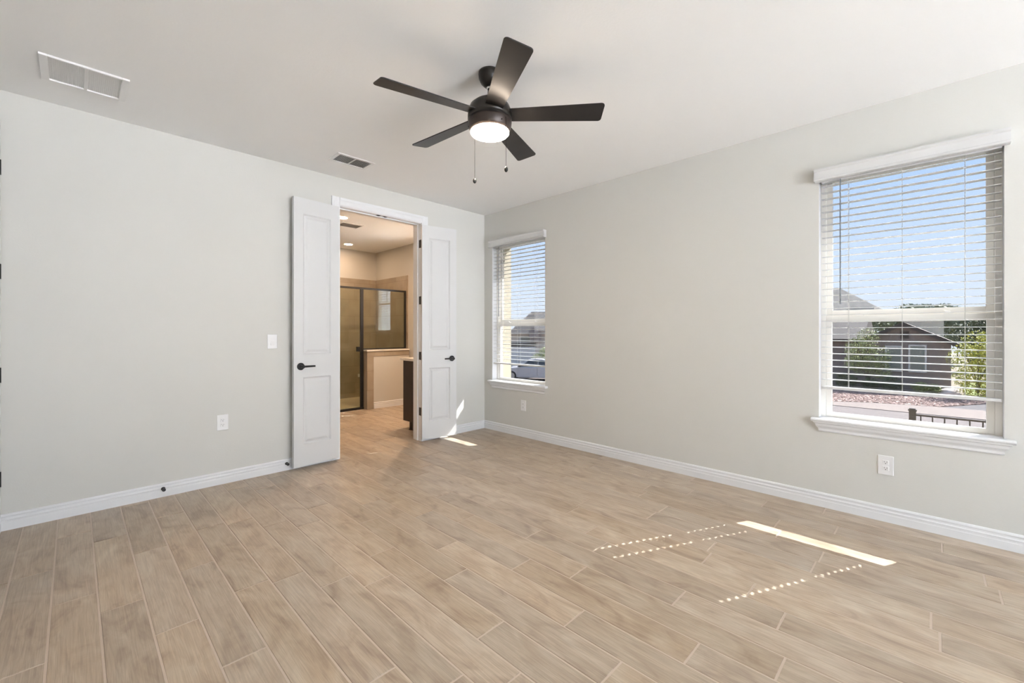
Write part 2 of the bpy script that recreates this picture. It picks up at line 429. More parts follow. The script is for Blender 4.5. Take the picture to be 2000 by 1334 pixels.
# bathroom shell
BXL, BYF = -2.35, 3.47
bw = wall_x('wall_bath_right', BWX, 0.49, WT, BYF + 0.16, [(BWY0, BWY1, BWZ0, BWZ1)], 'bath_wall')
bw.data.materials.append(M['stucco'])
for p in bw.data.polygons:
    if p.normal.x > 0.5 and p.center.x > 0.48: p.material_index = 1
struct(bw, 'tan lit bathroom wall right of the shower', 'wall')
struct(wall_y('wall_bath_far', BYF, BYF + 0.16, BXL - 0.12, 0.33, [], 'bath_wall'), 'tan lit far wall of the bathroom above the shower tile', 'wall')
struct(wall_x('wall_bath_left', BXL - 0.12, BXL, WT, BYF, [], 'bath_wall'), 'bathroom wall hidden behind the open left door', 'wall')

struct(boxes('trim_5', [((0.1605, 0.0, -0.9), (0.49, WT - 0.001, H))], 'stucco'), 'cream stucco corner of the house outside the far window', 'stucco corner')
struct(boxes('wall_shower_end', [((BXL, 2.335, 0), (-1.362, 2.452, H - 0.0005))], 'bath_wall'), 'short bathroom wall at the hinge side of the shower door', 'wall')
# baseboards
BP = [(0, 0), (0.015, 0), (0.015, 0.046), (0.0125, 0.050), (0.0125, 0.060), (0.015, 0.063), (0.015, 0.067), (0.009, 0.073), (0.008, 0.082), (0.0125, 0.086), (0.0125, 0.091), (0.008, 0.098), (0.0, 0.101)]
def base(name, runs, label):
    bm = bmesh.new()
    for p0, p1, out in runs: sweep(bm, BP, p0, p1, out)
    return struct(obj(name, bm, 'trim'), label, 'baseboard')
base('baseboard_left', [((XL, 0, 0), (DX0 - 0.085, 0, 0), (0, -1, 0)), ((DX1 + 0.085, 0, 0), (0, 0, 0), (0, -1, 0))], 'white moulded baseboard under the doorway wall')
base('baseboard_right', [((0, 0, 0), (0, YR, 0), (-1, 0, 0))], 'white moulded baseboard under the window wall')
base('baseboard_entry', [((XL, 0, 0), (XL, -0.030, 0), (1, 0, 0)), ((XL, -1.04, 0), (XL, YR, 0), (1, 0, 0))], 'white baseboard stub at the left edge')
base('baseboard_rear', [((XL, YR, 0), (PX0, YR, 0), (0, 1, 0)), ((PX1, YR, 0), (0, YR, 0), (0, 1, 0))], 'white baseboard of the wall behind the viewer')

# ------------------------------------------------------------------ double doorway trim
CP = [(0, 0), (0.0, 0.012), (0.012, 0.016), (0.045, 0.013), (0.058, 0.018), (0.078, 0.018), (0.08, 0.014), (0.08, 0)]   # across, out
def casing(name, parent, x0, x1, ztop, y, s):
    """casing round a doorway in an x-z wall, out = s * y"""
    bm = bmesh.new()
    def run(c, p0, p1, across):
        prism(bm, [Vector(c) * 0 + Vector(p0) + Vector(across) * a + Vector((0, s, 0)) * b for a, b in CP], Vector(p1) - Vector(p0))
    rv = 0.005
    run((0,0,0), (x0 - rv, y, 0), (x0 - rv, y, ztop + rv + 0.08), (-1, 0, 0))
    run((0,0,0), (x1 + rv, y, 0), (x1 + rv, y, ztop + rv + 0.08), (1, 0, 0))
    run((0,0,0), (x0 - rv - 0.0, y, ztop + rv), (x1 + rv + 0.0, y, ztop + rv), (0, 0, 1))
    return obj(name, bm, 'trim', parent)
tr = empty('trim_1', (0, 0, 0))
struct(tr, 'white casing and jamb around the double doorway', 'door trim')
bm = bmesh.new()
box(bm, (DX0 - JT, -0.002, 0), (DX0, WT + 0.002, DH)); box(bm, (DX1, -0.002, 0), (DX1 + JT, WT + 0.002, DH))
box(bm, (DX0 - JT, -0.002, DH), (DX1 + JT, WT + 0.002, DH + JT))
obj('jamb', bm, 'trim', tr)
bm = bmesh.new()
box(bm, (DX0, 0.055, 0), (DX0 + 0.011, 0.09, DH)); box(bm, (DX1 - 0.011, 0.055, 0), (DX1, 0.09, DH)); box(bm, (DX0, 0.055, DH - 0.011), (DX1, 0.09, DH))
obj('door_stop_strip', bm, 'trim', tr, 0.002)
casing('casing', tr, DX0, DX1, DH, 0.0, -1)
casing('casing', tr, DX0, DX1, DH, WT, 1)
for cx in (-1.470, -1.392):
    o = boxes('ball_catch', [((cx - 0.022, 0.018, DH - 0.0015), (cx + 0.022, 0.050, DH + 0.004)), ((cx - 0.008, 0.026, DH - 0.006), (cx + 0.008, 0.042, DH))], 'black', tr, 0.001)
    o['label'] = 'black ball catch strike in the head jamb'
# frame side of the hinges
for hz in (0.335, 0.966, 1.595, 2.235):
    for sx, jx in ((1, DX1), (-1, DX0)):
        bm = bmesh.new()
        if sx > 0:
            box(bm, (jx - sx * 0.0015, 0.002, hz - 0.045), (jx, 0.036, hz + 0.045))
            lathe(bm, [(0.0065, hz - 0.047), (0.0065, hz + 0.047)], (jx - sx * 0.001, -0.006, 0), 12)
        else:
            lathe(bm, [(0.0065, hz - 0.047), (0.0065, hz + 0.047)], (jx - 0.042, -0.026, 0), 12)
        obj('hinge', bm, 'black', tr)['label'] = 'black door hinge'

# ------------------------------------------------------------------ door leaves
def panel_face(bm, w, h, panels, y, s):
    """one face of a panel door in the plane y, pushed inwards by -s"""
    st = panels[0][0]
    xs = [0, st, w - st, w]; zs = [0]
    for p in panels: zs += [p[1], p[2]]
    zs.append(h)
    def V(x, z, d): return bm.verts.new((x, y - s * d, z))
    for k in range(len(zs) - 1):
        for i in range(3):
            pan = (i == 1 and k % 2 == 1)
            x0, x1, z0, z1 = xs[i], xs[i + 1], zs[k], zs[k + 1]
            if not pan:
                bm.faces.new([V(x0, z0, 0), V(x1, z0, 0), V(x1, z1, 0), V(x0, z1, 0)])
            else:
                prev = None
                for ins, d in ((0, 0), (0.004, 0.005), (0.012, 0.012), (0.022, 0.012), (0.040, 0.004), (0.046, 0.003)):
                    ring = [V(x0 + ins, z0 + ins, d), V(x1 - ins, z0 + ins, d), V(x1 - ins, z1 - ins, d), V(x0 + ins, z1 - ins, d)]
                    if prev:
                        for q in range(4): bm.faces.new((prev[q], prev[(q + 1) % 4], ring[(q + 1) % 4], ring[q]))
                    prev = ring
                bm.faces.new(prev)
def leaf_mesh(w, h, panels, t):
    bm = bmesh.new()
    panel_face(bm, w, h, panels, 0, -1); panel_face(bm, w, h, panels, t, 1)
    for a, b in (((0, 0), (w, 0)), ((w, 0), (w, h)), ((w, h), (0, h)), ((0, h), (0, 0))):
        bm.faces.new([bm.verts.new(p) for p in ((a[0], 0, a[1]), (b[0], 0, b[1]), (b[0], t, b[1]), (a[0], t, a[1]))])
    bmesh.ops.remove_doubles(bm, verts=bm.verts[:], dist=1e-5)
    return bm
def lever(parent, x, z, y, s, d, zl='lever handle'):
    """rose + lever on face y, out of the door towards s, arm pointing d along x"""
    hn = bpy.data.objects.new('lever_handle', None); COL.objects.link(hn); hn.parent = parent
    bm = bmesh.new(); prof = [(0.033, 0.0), (0.033, 0.006), (0.030, 0.010), (0.013, 0.011), (0.012, 0.040), (0.015, 0.044), (0.015, 0.056), (0.011, 0.060)]
    lathe(bm, [(r, y + s * k) for r, k in prof], (x, 0, z), 32, 'Y')
    obj('rose', bm, 'black', hn, smooth=False, bevel=0.0008)
    bm = bmesh.new()
    n = 12; rings = []
    for i in range(9):
        u = i / 8; cx = x + d * (0.004 + u * 0.105); ry = 0.0075 - 0.002 * u; rz = 0.0095 - 0.0015 * u
        cy = y + s * (0.050 - 0.004 * math.sin(u * PI))
        rings.append([bm.verts.new((cx, cy + ry * math.cos(2 * PI * k / n), z + rz * math.sin(2 * PI * k / n))) for k in range(n)])
    for a, b in zip(rings, rings[1:]):
        for k in range(n): bm.faces.new((a[k], a[(k + 1) % n], b[(k + 1) % n], b[k]))
    bm.faces.new(rings[0][::-1]); bm.faces.new(rings[-1])
    obj('lever', bm, 'black', hn, smooth=True)
    hn['label'] = 'matte black lever handle'
    return hn
LW, LH = 0.425, 2.415
PAN = [(0.083, 0.195, 0.800), (0.083, 1.005, 2.275)]
# left leaf: hinge edge at local x = w, free edge at x = 0; visible face is y = 0 side
def leaf(name, free, hinge, label, flip):
    fx, fy = free; hx, hy = hinge
    ang = math.atan2(hy - fy, hx - fx)
    t = empty(name, (fx, fy, 0.028), ang)
    obj('panel_slab', leaf_mesh(LW, LH, PAN, 0.035), 'door', t)
    return t
dl = leaf('door_1', (-2.353, -0.100), (-1.930, -0.058), '', False)
struct(dl, 'left leaf of the white double door folded open against the wall', 'door')
lever(dl, 0.060, 0.900, 0.0, -1, 1)
lever(dl, 0.060, 0.900, 0.035, 1, 1)
# right leaf : visible face towards the camera, hinge on the left
hx, hy, fx, fy = -0.976, -0.040, -0.561, -0.132
ang = math.atan2(fy - hy, fx - hx)
dr = empty('door_2', (hx, hy, 0.028), ang)
obj('panel_slab', leaf_mesh(LW, LH, PAN, 0.035), 'door', dr)
struct(dr, 'right leaf of the white double door swung open beside the far window', 'door')
lever(dr, LW - 0.060, 0.900, 0.0, -1, -1)
lever(dr, LW - 0.060, 0.900, 0.035, 1, -1)

# door stops on the baseboard
def doorstop(x, label):
    t = empty('door_stop', (x, -0.015, 0.062))
    bm = bmesh.new(); lathe(bm, [(0.013, 0.0), (0.013, -0.004), (0.006, -0.007), (0.005, -0.030), (0.0055, -0.034)], n=20, axis='Y'); obj('stem', bm, 'black', t)
    bm = bmesh.new(); lathe(bm, [(0.006, -0.030), (0.0115, -0.033), (0.0115, -0.042), (0.009, -0.046)], n=20, axis='Y'); obj('rubber_tip', bm, 'black', t)
    tag(t, label, 'door stop', 'door stops on the baseboard')
doorstop(-3.246, 'small black door stop on the bare stretch of baseboard')
doorstop(-2.385, 'black door stop on the baseboard beside the left door leaf')

# entry door at the left edge
d3 = empty('door_3', (XL, -0.10, 0))
struct(d3, 'white door with black hinges cut by the left edge', 'door')
bm = bmesh.new()
bm.free()
bm = leaf_mesh(0.84, 2.425, [(0.12, 0.195, 0.80), (0.12, 1.005, 2.285)], 0.035)
for v in bm.verts: v.co = Vector((v.co.y - 0.036, -0.010 - v.co.x, v.co.z + 0.01))
obj('panel_slab', bm, 'door', d3)
for hz in (0.342, 0.975, 1.605, 2.238):
    bm = bmesh.new()
    lathe(bm, [(0.0075, hz - 0.046), (0.0075, hz + 0.046)], (0.0150, 0.0035, 0), 14)
    box(bm, (-0.002, -0.004, hz - 0.045), (0.012, 0.006, hz + 0.045))
    obj('hinge', bm, 'black', d3)['label'] = 'black door hinge'
bm = bmesh.new()
box(bm, (XL - 0.13, -0.100, 0), (XL + 0.001, -0.092, 2.46)); box(bm, (XL - 0.13, -0.965, 0), (XL + 0.001, -0.953, 2.46)); box(bm, (XL - 0.13, -0.953, 2.448), (XL + 0.001, -0.1, 2.46))
for ya, yb in ((-0.094, -0.030), (-1.035, -0.971)):
    box(bm, (XL + .0012, ya, 0), (XL + 0.015, yb, 2.465))
box(bm, (XL + .0012, -1.035, 2.465), (XL + 0.015, -0.030, 2.53))
struct(obj('trim_2', bm, 'trim', None, 0.002), 'white casing of the door at the left edge', 'door trim')

# ------------------------------------------------------------------ windows on the right wall
def window(n, y0, y1):
    w = empty('window_%d' % n, (0.1, (y0 + y1) / 2, SILL))
    lo = Vector(w.location)
    def B(name, lst, m, par=w, bev=0.0015):
        return boxes(name, [(Vector(a) - lo, Vector(b) - lo) for a, b in lst], m, par, bev)
    f0, f1 = 0.075, 0.155; fw = 0.030
    z0, z1 = SILL + 0.002, HEAD
    B('frame', yz(f0, f1, rect_frame(y0, y1, z0, z1, fw, fw, fw, 0.024)), 'vinyl')
    yi0, yi1 = y0 + fw, y1 - fw; sw = 0.033
    # upper sash (outer track), lower sash (inner track)
    us = B('upper_sash', yz(0.115, 0.140, rect_frame(yi0 + .0005, yi1 - .0005, 1.345, z1 - fw - .0005, sw, sw, 0.020, 0.047)), 'vinyl')
    ls = B('lower_sash', yz(0.082, 0.110, rect_frame(yi0 + .0005, yi1 - .0005, z0 + 0.0245, 1.352, sw, sw, 0.044, 0.031)), 'vinyl')
    B('pane', [((0.126, yi0 + sw - .004, 1.385), (0.129, yi1 - sw + .004, z1 - fw - 0.012))], 'pane', us, 0)
    B('pane', [((0.094, yi0 + sw - .004, z0 + 0.050), (0.097, yi1 - sw + .004, 1.315))], 'pane', ls, 0)
    for yy in (yi0 + 0.19, yi1 - 0.19):
        B('sash_lock', [((0.070, yy - 0.022, 1.352), (0.100, yy + 0.022, 1.362)), ((0.072, yy - 0.006, 1.362), (0.084, yy + 0.018, 1.368))], 'vinyl', ls)
    # interior stool and apron
    bm = bmesh.new()
    hr = 0.042
    sp = [(-0.076, SILL + 0.002), (-0.076, SILL + 0.024), (0.040, SILL + 0.024), (0.047, SILL + 0.020), (0.050, SILL + 0.012), (0.046, SILL + 0.004), (0.040, SILL + 0.0)]
    prism(bm, [Vector((-a, y0 + 0.0005, z)) - lo for a, z in sp[:3] + sp[3:]], (0, (y1 - y0) - 0.001, 0))
    for ya, yb in ((y0 - hr, y0 + 0.0005), (y1 - 0.0005, y1 + hr)):
        prism(bm, [Vector((-a, ya, z)) - lo for a, z in [(0.0, SILL), (0.0, SILL + 0.024)] + sp[2:]], (0, yb - ya, 0))
    obj('stool', bm, 'trim', w, 0.001)
    ap = [(0, 0), (0.040, 0), (0.040, -0.006), (0.030, -0.014), (0.026, -0.030), (0.014, -0.046), (0.012, -0.052), (0.012, -0.064), (0.008, -0.070), (0, -0.072)]
    bm = bmesh.new()
    a0, a1 = y0 - 0.030, y1 + 0.030
    ra = [bm.verts.new(Vector((-a, a0 + (0.040 - a), SILL + z)) - lo) for a, z in ap]
    rb = [bm.verts.new(Vector((-a, a1 - (0.040 - a), SILL + z)) - lo) for a, z in ap]
    for i in range(len(ap) - 1): bm.faces.new((ra[i], ra[i + 1], rb[i + 1], rb[i]))
    bm.faces.new(ra[::-1]); bm.faces.new(rb)
    obj('apron', bm, 'trim', w)
    portal((0.20, (y0 + y1) / 2, (SILL + HEAD) / 2), (0, R(90), 0), HEAD - SILL, y1 - y0)
    return w
struct(window(2, *WIN[2]), 'large single-hung white vinyl window near the right edge', 'window')
struct(window(1, *WIN[1]), 'narrow-looking single-hung white vinyl window in the far corner', 'window')

# ------------------------------------------------------------------ blinds
def blind(y0, y1, label, zs=0.900, ztop=2.268, rail=0.835, X0=0.004, valance=True, base_x=0.0, holes=True, zv=2.300, edge=False):
    b = empty('window_blind', (base_x + 0.03, (y0 + y1) / 2, ztop + 0.03)); lo = Vector(b.location)
    ya, yb = y0 + 0.008, y1 - 0.014
    pitch = 0.0456; W = 0.050; tilt = 0.015; t = 0.0028
    lad = [ya + 0.145, (ya + yb) / 2, yb - 0.150]
    rout = (lad[0], lad[2]) + ((yb - 0.024,) if edge else ())  # extra hole row added near the slat end to cast more sun dots
    bm = bmesh.new(); z = zs
    def sl(x, y, z0, top):
        u = (x - X0) / W
        crown = 0.0016 * (1 - (2 * u - 1) ** 2)
        return (base_x + x, y, z0 + tilt * (x - X0) + crown + (t if top else 0))
    hw, hd = 0.0070, 0.0125
    while z < ztop + 0.001:
        xc = X0 + W / 2
        xs = [X0, X0 + 0.008, xc - hd, xc + hd, X0 + W - 0.008, X0 + W]
        ys = [ya]
        if holes:
            for r_ in rout: ys += [r_ - hw, r_ + hw]
        ys.append(yb)
        gt = [[bm.verts.new(Vector(sl(x, y, z, True)) - lo) for y in ys] for x in xs]
        gb = [[bm.verts.new(Vector(sl(x, y, z, False)) - lo) for y in ys] for x in xs]
        nx, ny = len(xs), len(ys)
        def hole(i, j): return holes and i == 2 and j in (1, 3, 5)
        for i in range(nx - 1):
            for j in range(ny - 1):
                if hole(i, j):
                    q = [(i, j), (i + 1, j), (i + 1, j + 1), (i, j + 1)]
                    for k in range(4):
                        a, c = q[k], q[(k + 1) % 4]
                        bm.faces.new((gt[a[0]][a[1]], gt[c[0]][c[1]], gb[c[0]][c[1]], gb[a[0]][a[1]]))
                else:
                    bm.faces.new((gt[i][j], gt[i + 1][j], gt[i + 1][j + 1], gt[i][j + 1]))
                    bm.faces.new((gb[i][j], gb[i][j + 1], gb[i + 1][j + 1], gb[i + 1][j]))
        for i in range(nx - 1):
            bm.faces.new((gt[i][0], gb[i][0], gb[i + 1][0], gt[i + 1][0])); bm.faces.new((gt[i][-1], gt[i + 1][-1], gb[i + 1][-1], gb[i][-1]))
        for j in range(ny - 1):
            bm.faces.new((gt[0][j], gt[0][j + 1], gb[0][j + 1], gb[0][j])); bm.faces.new((gt[-1][j], gb[-1][j], gb[-1][j + 1], gt[-1][j + 1]))
        z += pitch
    obj('slats', bm, 'blind', b)
    def B(name, lst, m, bev=0.0): return boxes(name, [(Vector(p) - lo, Vector(q) - lo) for p, q in lst], m, b, bev)
    B('bottom_rail', [((base_x + X0, ya, rail), (base_x + X0 + W, yb, rail + 0.018))], 'blind', 0.003)
    B('head_rail', [((base_x + X0, ya, ztop + 0.025), (base_x + X0 + W, yb, ztop + 0.068))], 'blind', 0.002)
    for k, yy in enumerate(lad):
        bm = bmesh.new()
        for xx in (X0 - 0.001, X0 + W + 0.001):
            for dy in (-0.004, 0.004) if False else (0.0,):
                tube(bm, [Vector((base_x + xx, yy + dy, rail + 0.01)) - lo, Vector((base_x + xx, yy + dy, ztop + 0.03)) - lo], 0.0007, 6)
        if k != 1:
            tube(bm, [Vector((base_x + X0 + W / 2, yy, rail + 0.01)) - lo, Vector((base_x + X0 + W / 2, yy, ztop + 0.03)) - lo], 0.0008, 6)
        obj('ladder_cord', bm, 'cord', b)
    bm = bmesh.new()
    yw = yb - 0.108
    tube(bm, [Vector((base_x + X0 - 0.008, yw, ztop + 0.03)) - lo, Vector((base_x + X0 - 0.010, yw, 1.43 if valance else ztop - 0.5)) - lo], 0.0038, 8)
    obj('tilt_wand', bm, 'wand', b)['label'] = 'thin grey tilt wand'
    if valance:
        vp = [(0.004, 0), (0.052, 0), (0.055, 0.004), (0.055, 0.012), (0.050, 0.018), (0.050, 0.062), (0.056, 0.068), (0.060, 0.074), (0.060, 0.082), (0.004, 0.082)]
        bm = bmesh.new(); va, vb = y0 - 0.022, y1 + 0.022
        prism(bm, [Vector((-a + base_x - 0.000, va, zv + z_)) - lo for a, z_ in vp], (0, vb - va, 0))
        obj('valance', bm, 'blind', b, 0.001)
    tag(b, label, 'window blind')
    return b
b2 = blind(*WIN[2], 'white horizontal slat blind lowered over the large right window', edge=True)
b1 = blind(*WIN[1], 'white horizontal slat blind lowered over the far corner window')

# bathroom window and blind (seen mirrored in the shower glass)
w3 = empty('window_3', (0.41, (BWY0 + BWY1) / 2, BWZ0)); lo3 = Vector(w3.location)
def B3(name, lst, m, bev=0.0015): return boxes(name, [(Vector(p) - lo3, Vector(q) - lo3) for p, q in lst], m, w3, bev)
B3('frame', yz(0.40, 0.47, rect_frame(BWY0 + .001, BWY1 - .001, BWZ0 + .001, BWZ1 - .001, 0.05, 0.05, 0.05, 0.05)) + [((0.41, BWY0 + 0.05, 1.75), (0.45, BWY1 - 0.05, 1.79))], 'vinyl')
B3('pane', [((0.425, BWY0 + 0.045, BWZ0 + 0.045), (0.428, BWY1 - 0.045, BWZ1 - 0.045))], 'clear_pane', 0)
B3('stool', [((0.30, BWY0 - 0.03, BWZ0 - 0.022), (0.40, BWY1 + 0.03, BWZ0 - 0.0005))], 'trim')
struct(w3, 'bathroom window seen mirrored in the shower glass', 'window')
b3 = blind(BWY0, BWY1, 'white slat blind on the bathroom window mirrored in the shower glass', zs=1.30, ztop=BWZ1 - 0.075, rail=1.245, X0=0.005, valance=False, base_x=0.335, holes=True)
portal((0.50, (BWY0 + BWY1) / 2, (BWZ0 + BWZ1) / 2), (0, R(90), 0), BWZ1 - BWZ0, BWY1 - BWY0)

# ------------------------------------------------------------------ electrical plates
def plate(kind, loc, rz, label):
    """plate lies in local x-z plane, facing -y"""
    t = empty(kind, loc, rz)
    bm = bmesh.new(); box(bm, (-0.0395, -0.006, -0.0625), (0.0395, 0, 0.0625)); obj('cover_plate', bm, 'plate', t, 0.003)
    if kind == 'light_switch':
        bm = bmesh.new(); prism(bm, [(-0.0165, -0.005, -0.033), (-0.0165, -0.0115, -0.033), (-0.0165, -0.007, 0.0), (-0.0165, -0.0075, 0.033), (-0.0165, -0.005, 0.033)], (0.033, 0, 0))
        obj('rocker', bm, 'plate', t, 0.0006)
        bm = bmesh.new(); box(bm, (-0.018, -0.0064, -0.0345), (0.018, -0.005, 0.0345)); obj('rocker_surround', bm, 'vent', t)
    else:
        for sz in (0.0195, -0.0195):
            bm = bmesh.new(); box(bm, (-0.0165, -0.0085, sz - 0.0135), (0.0165, -0.004, sz + 0.0135)); rc = obj('receptacle', bm, 'plate', t, 0.002)
            bm = bmesh.new()
            box(bm, (-0.0075, -0.0089, sz - 0.001), (-0.0055, -0.0084, sz + 0.008)); box(bm, (0.0055, -0.0089, sz - 0.001), (0.0075, -0.0084, sz + 0.007))
            lathe(bm, [(0.0026, -0.0089), (0.0026, -0.0084)], (0, 0, sz - 0.007), 12, 'Y')
            s_ = obj('socket_slots', bm, 'slot', rc); s_['label'] = 'dark socket slots'
    tag(t, label, 'switch' if kind == 'light_switch' else 'outlet', None if kind == 'light_switch' else 'wall outlets near the baseboards')
plate('light_switch', (-2.497, 0, 1.154), 0, 'white rocker light switch left of the open left door leaf')
plate('wall_outlet', (-2.866, 0, 0.500), 0, 'white wall outlet on the doorway wall, left of the doors')
plate('wall_outlet', (0, -0.689, 0.369), R(-90), 'small distant white wall outlet below the far corner window')
plate('wall_outlet', (0, -3.919, 0.367), R(-90), 'white wall outlet below the large right window')

# ------------------------------------------------------------------ ceiling vents
def return_grille():
    x0, x1, y0, y1 = -3.850, -3.480, -0.715, -0.385
    t = empty('return_air_grille', ((x0 + x1) / 2, (y0 + y1) / 2, H)); c = Vector(t.location)
    a, b = x0 - c.x, x1 - c.x; d, e_ = y0 - c.y, y1 - c.y
    boxes('frame', xy(-0.012, 0, rect_frame(a, b, d, e_, 0.034, 0.034, 0.016, 0.016)) + [((-0.008, d + 0.016, -0.012), (0.008, e_ - 0.016, 0))], 'vent', t, 0.002)
    bm = bmesh.new(); k = a + 0.036
    while k < b - 0.034:
        prism(bm, [(k, d + 0.014, -0.002), (k + 0.001, d + 0.014, -0.002), (k + 0.006, d + 0.014, -0.0045), (k + 0.005, d + 0.014, -0.0045)], (0, e_ - d - 0.028, 0)); k += 0.0085
    obj('louvres', bm, 'filter', t)
    boxes('filter', [((a + 0.01, d + 0.01, -0.0018), (b - 0.01, e_ - 0.01, -0.0004))], 'filter', t)
    tag(t, 'large square white return air grille on the ceiling at upper left', 'ceiling vent')
return_grille()
def register(name, cx, cy, sx, sy, label, parts=2, m2='vent_dark', rz=0.0):
    t = empty(name, (cx, cy, H), rz)
    a, b, d, e_ = -sx / 2, sx / 2, -sy / 2, sy / 2
    boxes('frame', xy(-0.008, 0, rect_frame(a, b, d, e_, 0.028, 0.028, 0.028, 0.028)) + ([((-0.005, d + 0.028, -0.008), (0.005, e_ - 0.028, 0))] if parts == 2 else []), 'vent', t, 0.002)
    boxes('duct_opening', [((a + 0.02, d + 0.02, -0.0012), (b - 0.02, e_ - 0.02, -0.0002))], m2, t)
    bm = bmesh.new(); k = a + 0.030
    while k < b - 0.030:
        s = -1
        prism(bm, [(k, d + 0.026, -0.0015), (k + 0.0012, d + 0.026, -0.0015), (k + 0.0012 + s * 0.006, d + 0.026, -0.0075), (k + s * 0.006, d + 0.026, -0.0075)], (0, sy - 0.052, 0)); k += 0.0160
    obj('louvres', bm, 'vent', t)
    tag(t, label, 'ceiling vent'); return t
register('supply_register', -2.000, -0.482, 0.335, 0.215, 'small grey-louvred supply register on the ceiling near the double doors')

# ------------------------------------------------------------------ ceiling fan
def fan():
    t = empty('ceiling_fan', (-2.025, -2.302, H))
    bm = bmesh.new(); lathe(bm, [(0.064, 0.0), (0.066, -0.012), (0.064, -0.035), (0.052, -0.062), (0.034, -0.080), (0.020, -0.086)], n=40); obj('canopy', bm, 'bronze', t, smooth=True)
    bm = bmesh.new(); lathe(bm, [(0.0125, -0.08), (0.0125, -0.175)], n=20); obj('downrod', bm, 'bronze', t)
    bm = bmesh.new(); lathe(bm, [(0.016, -0.082), (0.019, -0.088), (0.016, -0.097)], n=20); obj('rod_collar', bm, 'steel', t)['label'] = 'bright metal collar on the rod'
    bm = bmesh.new(); lathe(bm, [(0.022, -0.140), (0.024, -0.155), (0.050, -0.163), (0.088, -0.176), (0.114, -0.198), (0.125, -0.226), (0.1275, -0.250), (0.1275, -0.276)], n=64); obj('motor_housing', bm, 'bronze', t, smooth=True)
    bm = bmesh.new(); lathe(bm, [(0.124, -0.2765), (0.124, -0.281)], n=64); obj('seam_ring', bm, 'black', t)
    bm = bmesh.new(); lathe(bm, [(0.1265, -0.281), (0.1270, -0.292), (0.125, -0.310), (0.119, -0.330), (0.112, -0.3435), (0.108, -0.3445), (0.106, -0.335)], n=64); lk_ = obj('light_kit', bm, 'bronze2', t, smooth=True)
    lk_['label'] = 'dark brown light kit ring'
    for a in (20, 140, 260):
        bm = bmesh.new(); an = R(a); lathe(bm, [(0.004, 0.119), (0.004, 0.1245)], (0, 0, 0), 12, 'X')
        for v in bm.verts:
            x, y, z = v.co; v.co = Vector((x * math.cos(an) - y * math.sin(an), x * math.sin(an) + y * math.cos(an), z - 0.318))
        obj('screw', bm, 'chain', lk_)
    bm = bmesh.new(); lathe(bm, [(0.1045, -0.340), (0.1115, -0.3455), (0.1120, -0.351), (0.107, -0.357), (0.092, -0.364), (0.068, -0.371), (0.035, -0.3745), (0.004, -0.3755)], n=56); g = obj('glass_shade', bm, 'lamp', t, smooth=True)
    g['label'] = 'glowing frosted glass shade'
    zb = -0.252
    me = None
    for k in range(5):
        an = R(YAW - 90 - 3.6 + 72 * k)
        if me is None:
            bm = bmesh.new()
            # outline of a blade, r along x, width along y, rounded tip
            r0, r1 = 0.105, 0.652; w0, w1 = 0.050, 0.070; rc = 0.020
            out = [(r0, -w0), (r1 - rc, -w1)]
            for i in range(1, 6):
                q = i / 6 * PI / 2; out.append((r1 - rc + rc * math.sin(q), -w1 + rc - rc * math.cos(q)))
            out.append((r1, -w1 + rc)); out.append((r1 - 0.006, w1 - rc))
            for i in range(1, 6):
                q = i / 6 * PI / 2; out.append((r1 - 0.006 - rc + rc * math.cos(q), w1 - rc + rc * math.sin(q)))
            out += [(r1 - 0.006 - rc, w1), (r0, w0)]
            tl = R(12.5)
            pts = [(x, y * math.cos(tl), -y * math.sin(tl)) for x, y in out]
            prism(bm, pts, (0, math.sin(tl) * 0.006, math.cos(tl) * 0.006))
            o = obj('blade', bm, 'blade', t, 0.0012); me = o.data
        else:
            o = bpy.data.objects.new('blade', me); COL.objects.link(o); o.parent = t
            md = o.modifiers.new('bevel', 'BEVEL'); md.width = 0.0012; md.segments = 2; md.limit_method = 'ANGLE'
        o.location = (0, 0, zb); o.rotation_euler = (0, 0, an)
    Fd = Vector((math.cos(R(YAW)), math.sin(R(YAW)), 0)); Rd = Vector((math.sin(R(YAW)), -math.cos(R(YAW)), 0))
    for (rr, ff) in ((-0.090, 0.086), (0.092, -0.088)):
        p = Rd * rr + Fd * ff; q = p.normalized() * 0.1285
        bm = bmesh.new(); tube(bm, [q + Vector((0, 0, -0.300)), q * 1.02 + Vector((0, 0, -0.303)), q * 1.03 + Vector((0, 0, -0.32)), q * 1.03 + Vector((0, 0, -0.585))], 0.0011, 6)
        ch = obj('pull_chain', bm, 'chain', t)
        bm = bmesh.new(); c = q * 1.03
        lathe(bm, [(0.003, -0.580), (0.008, -0.585), (0.0105, -0.593), (0.0100, -0.602), (0.006, -0.609), (0.002, -0.611)], (c.x, c.y, 0), 16); obj('pull_knob', bm, 'black', ch, smooth=True)
    tag(t, 'dark bronze five-blade ceiling fan with a lit lamp and two pull chains', 'ceiling fan')
fan()

# ------------------------------------------------------------------ bathroom
SY = 2.40
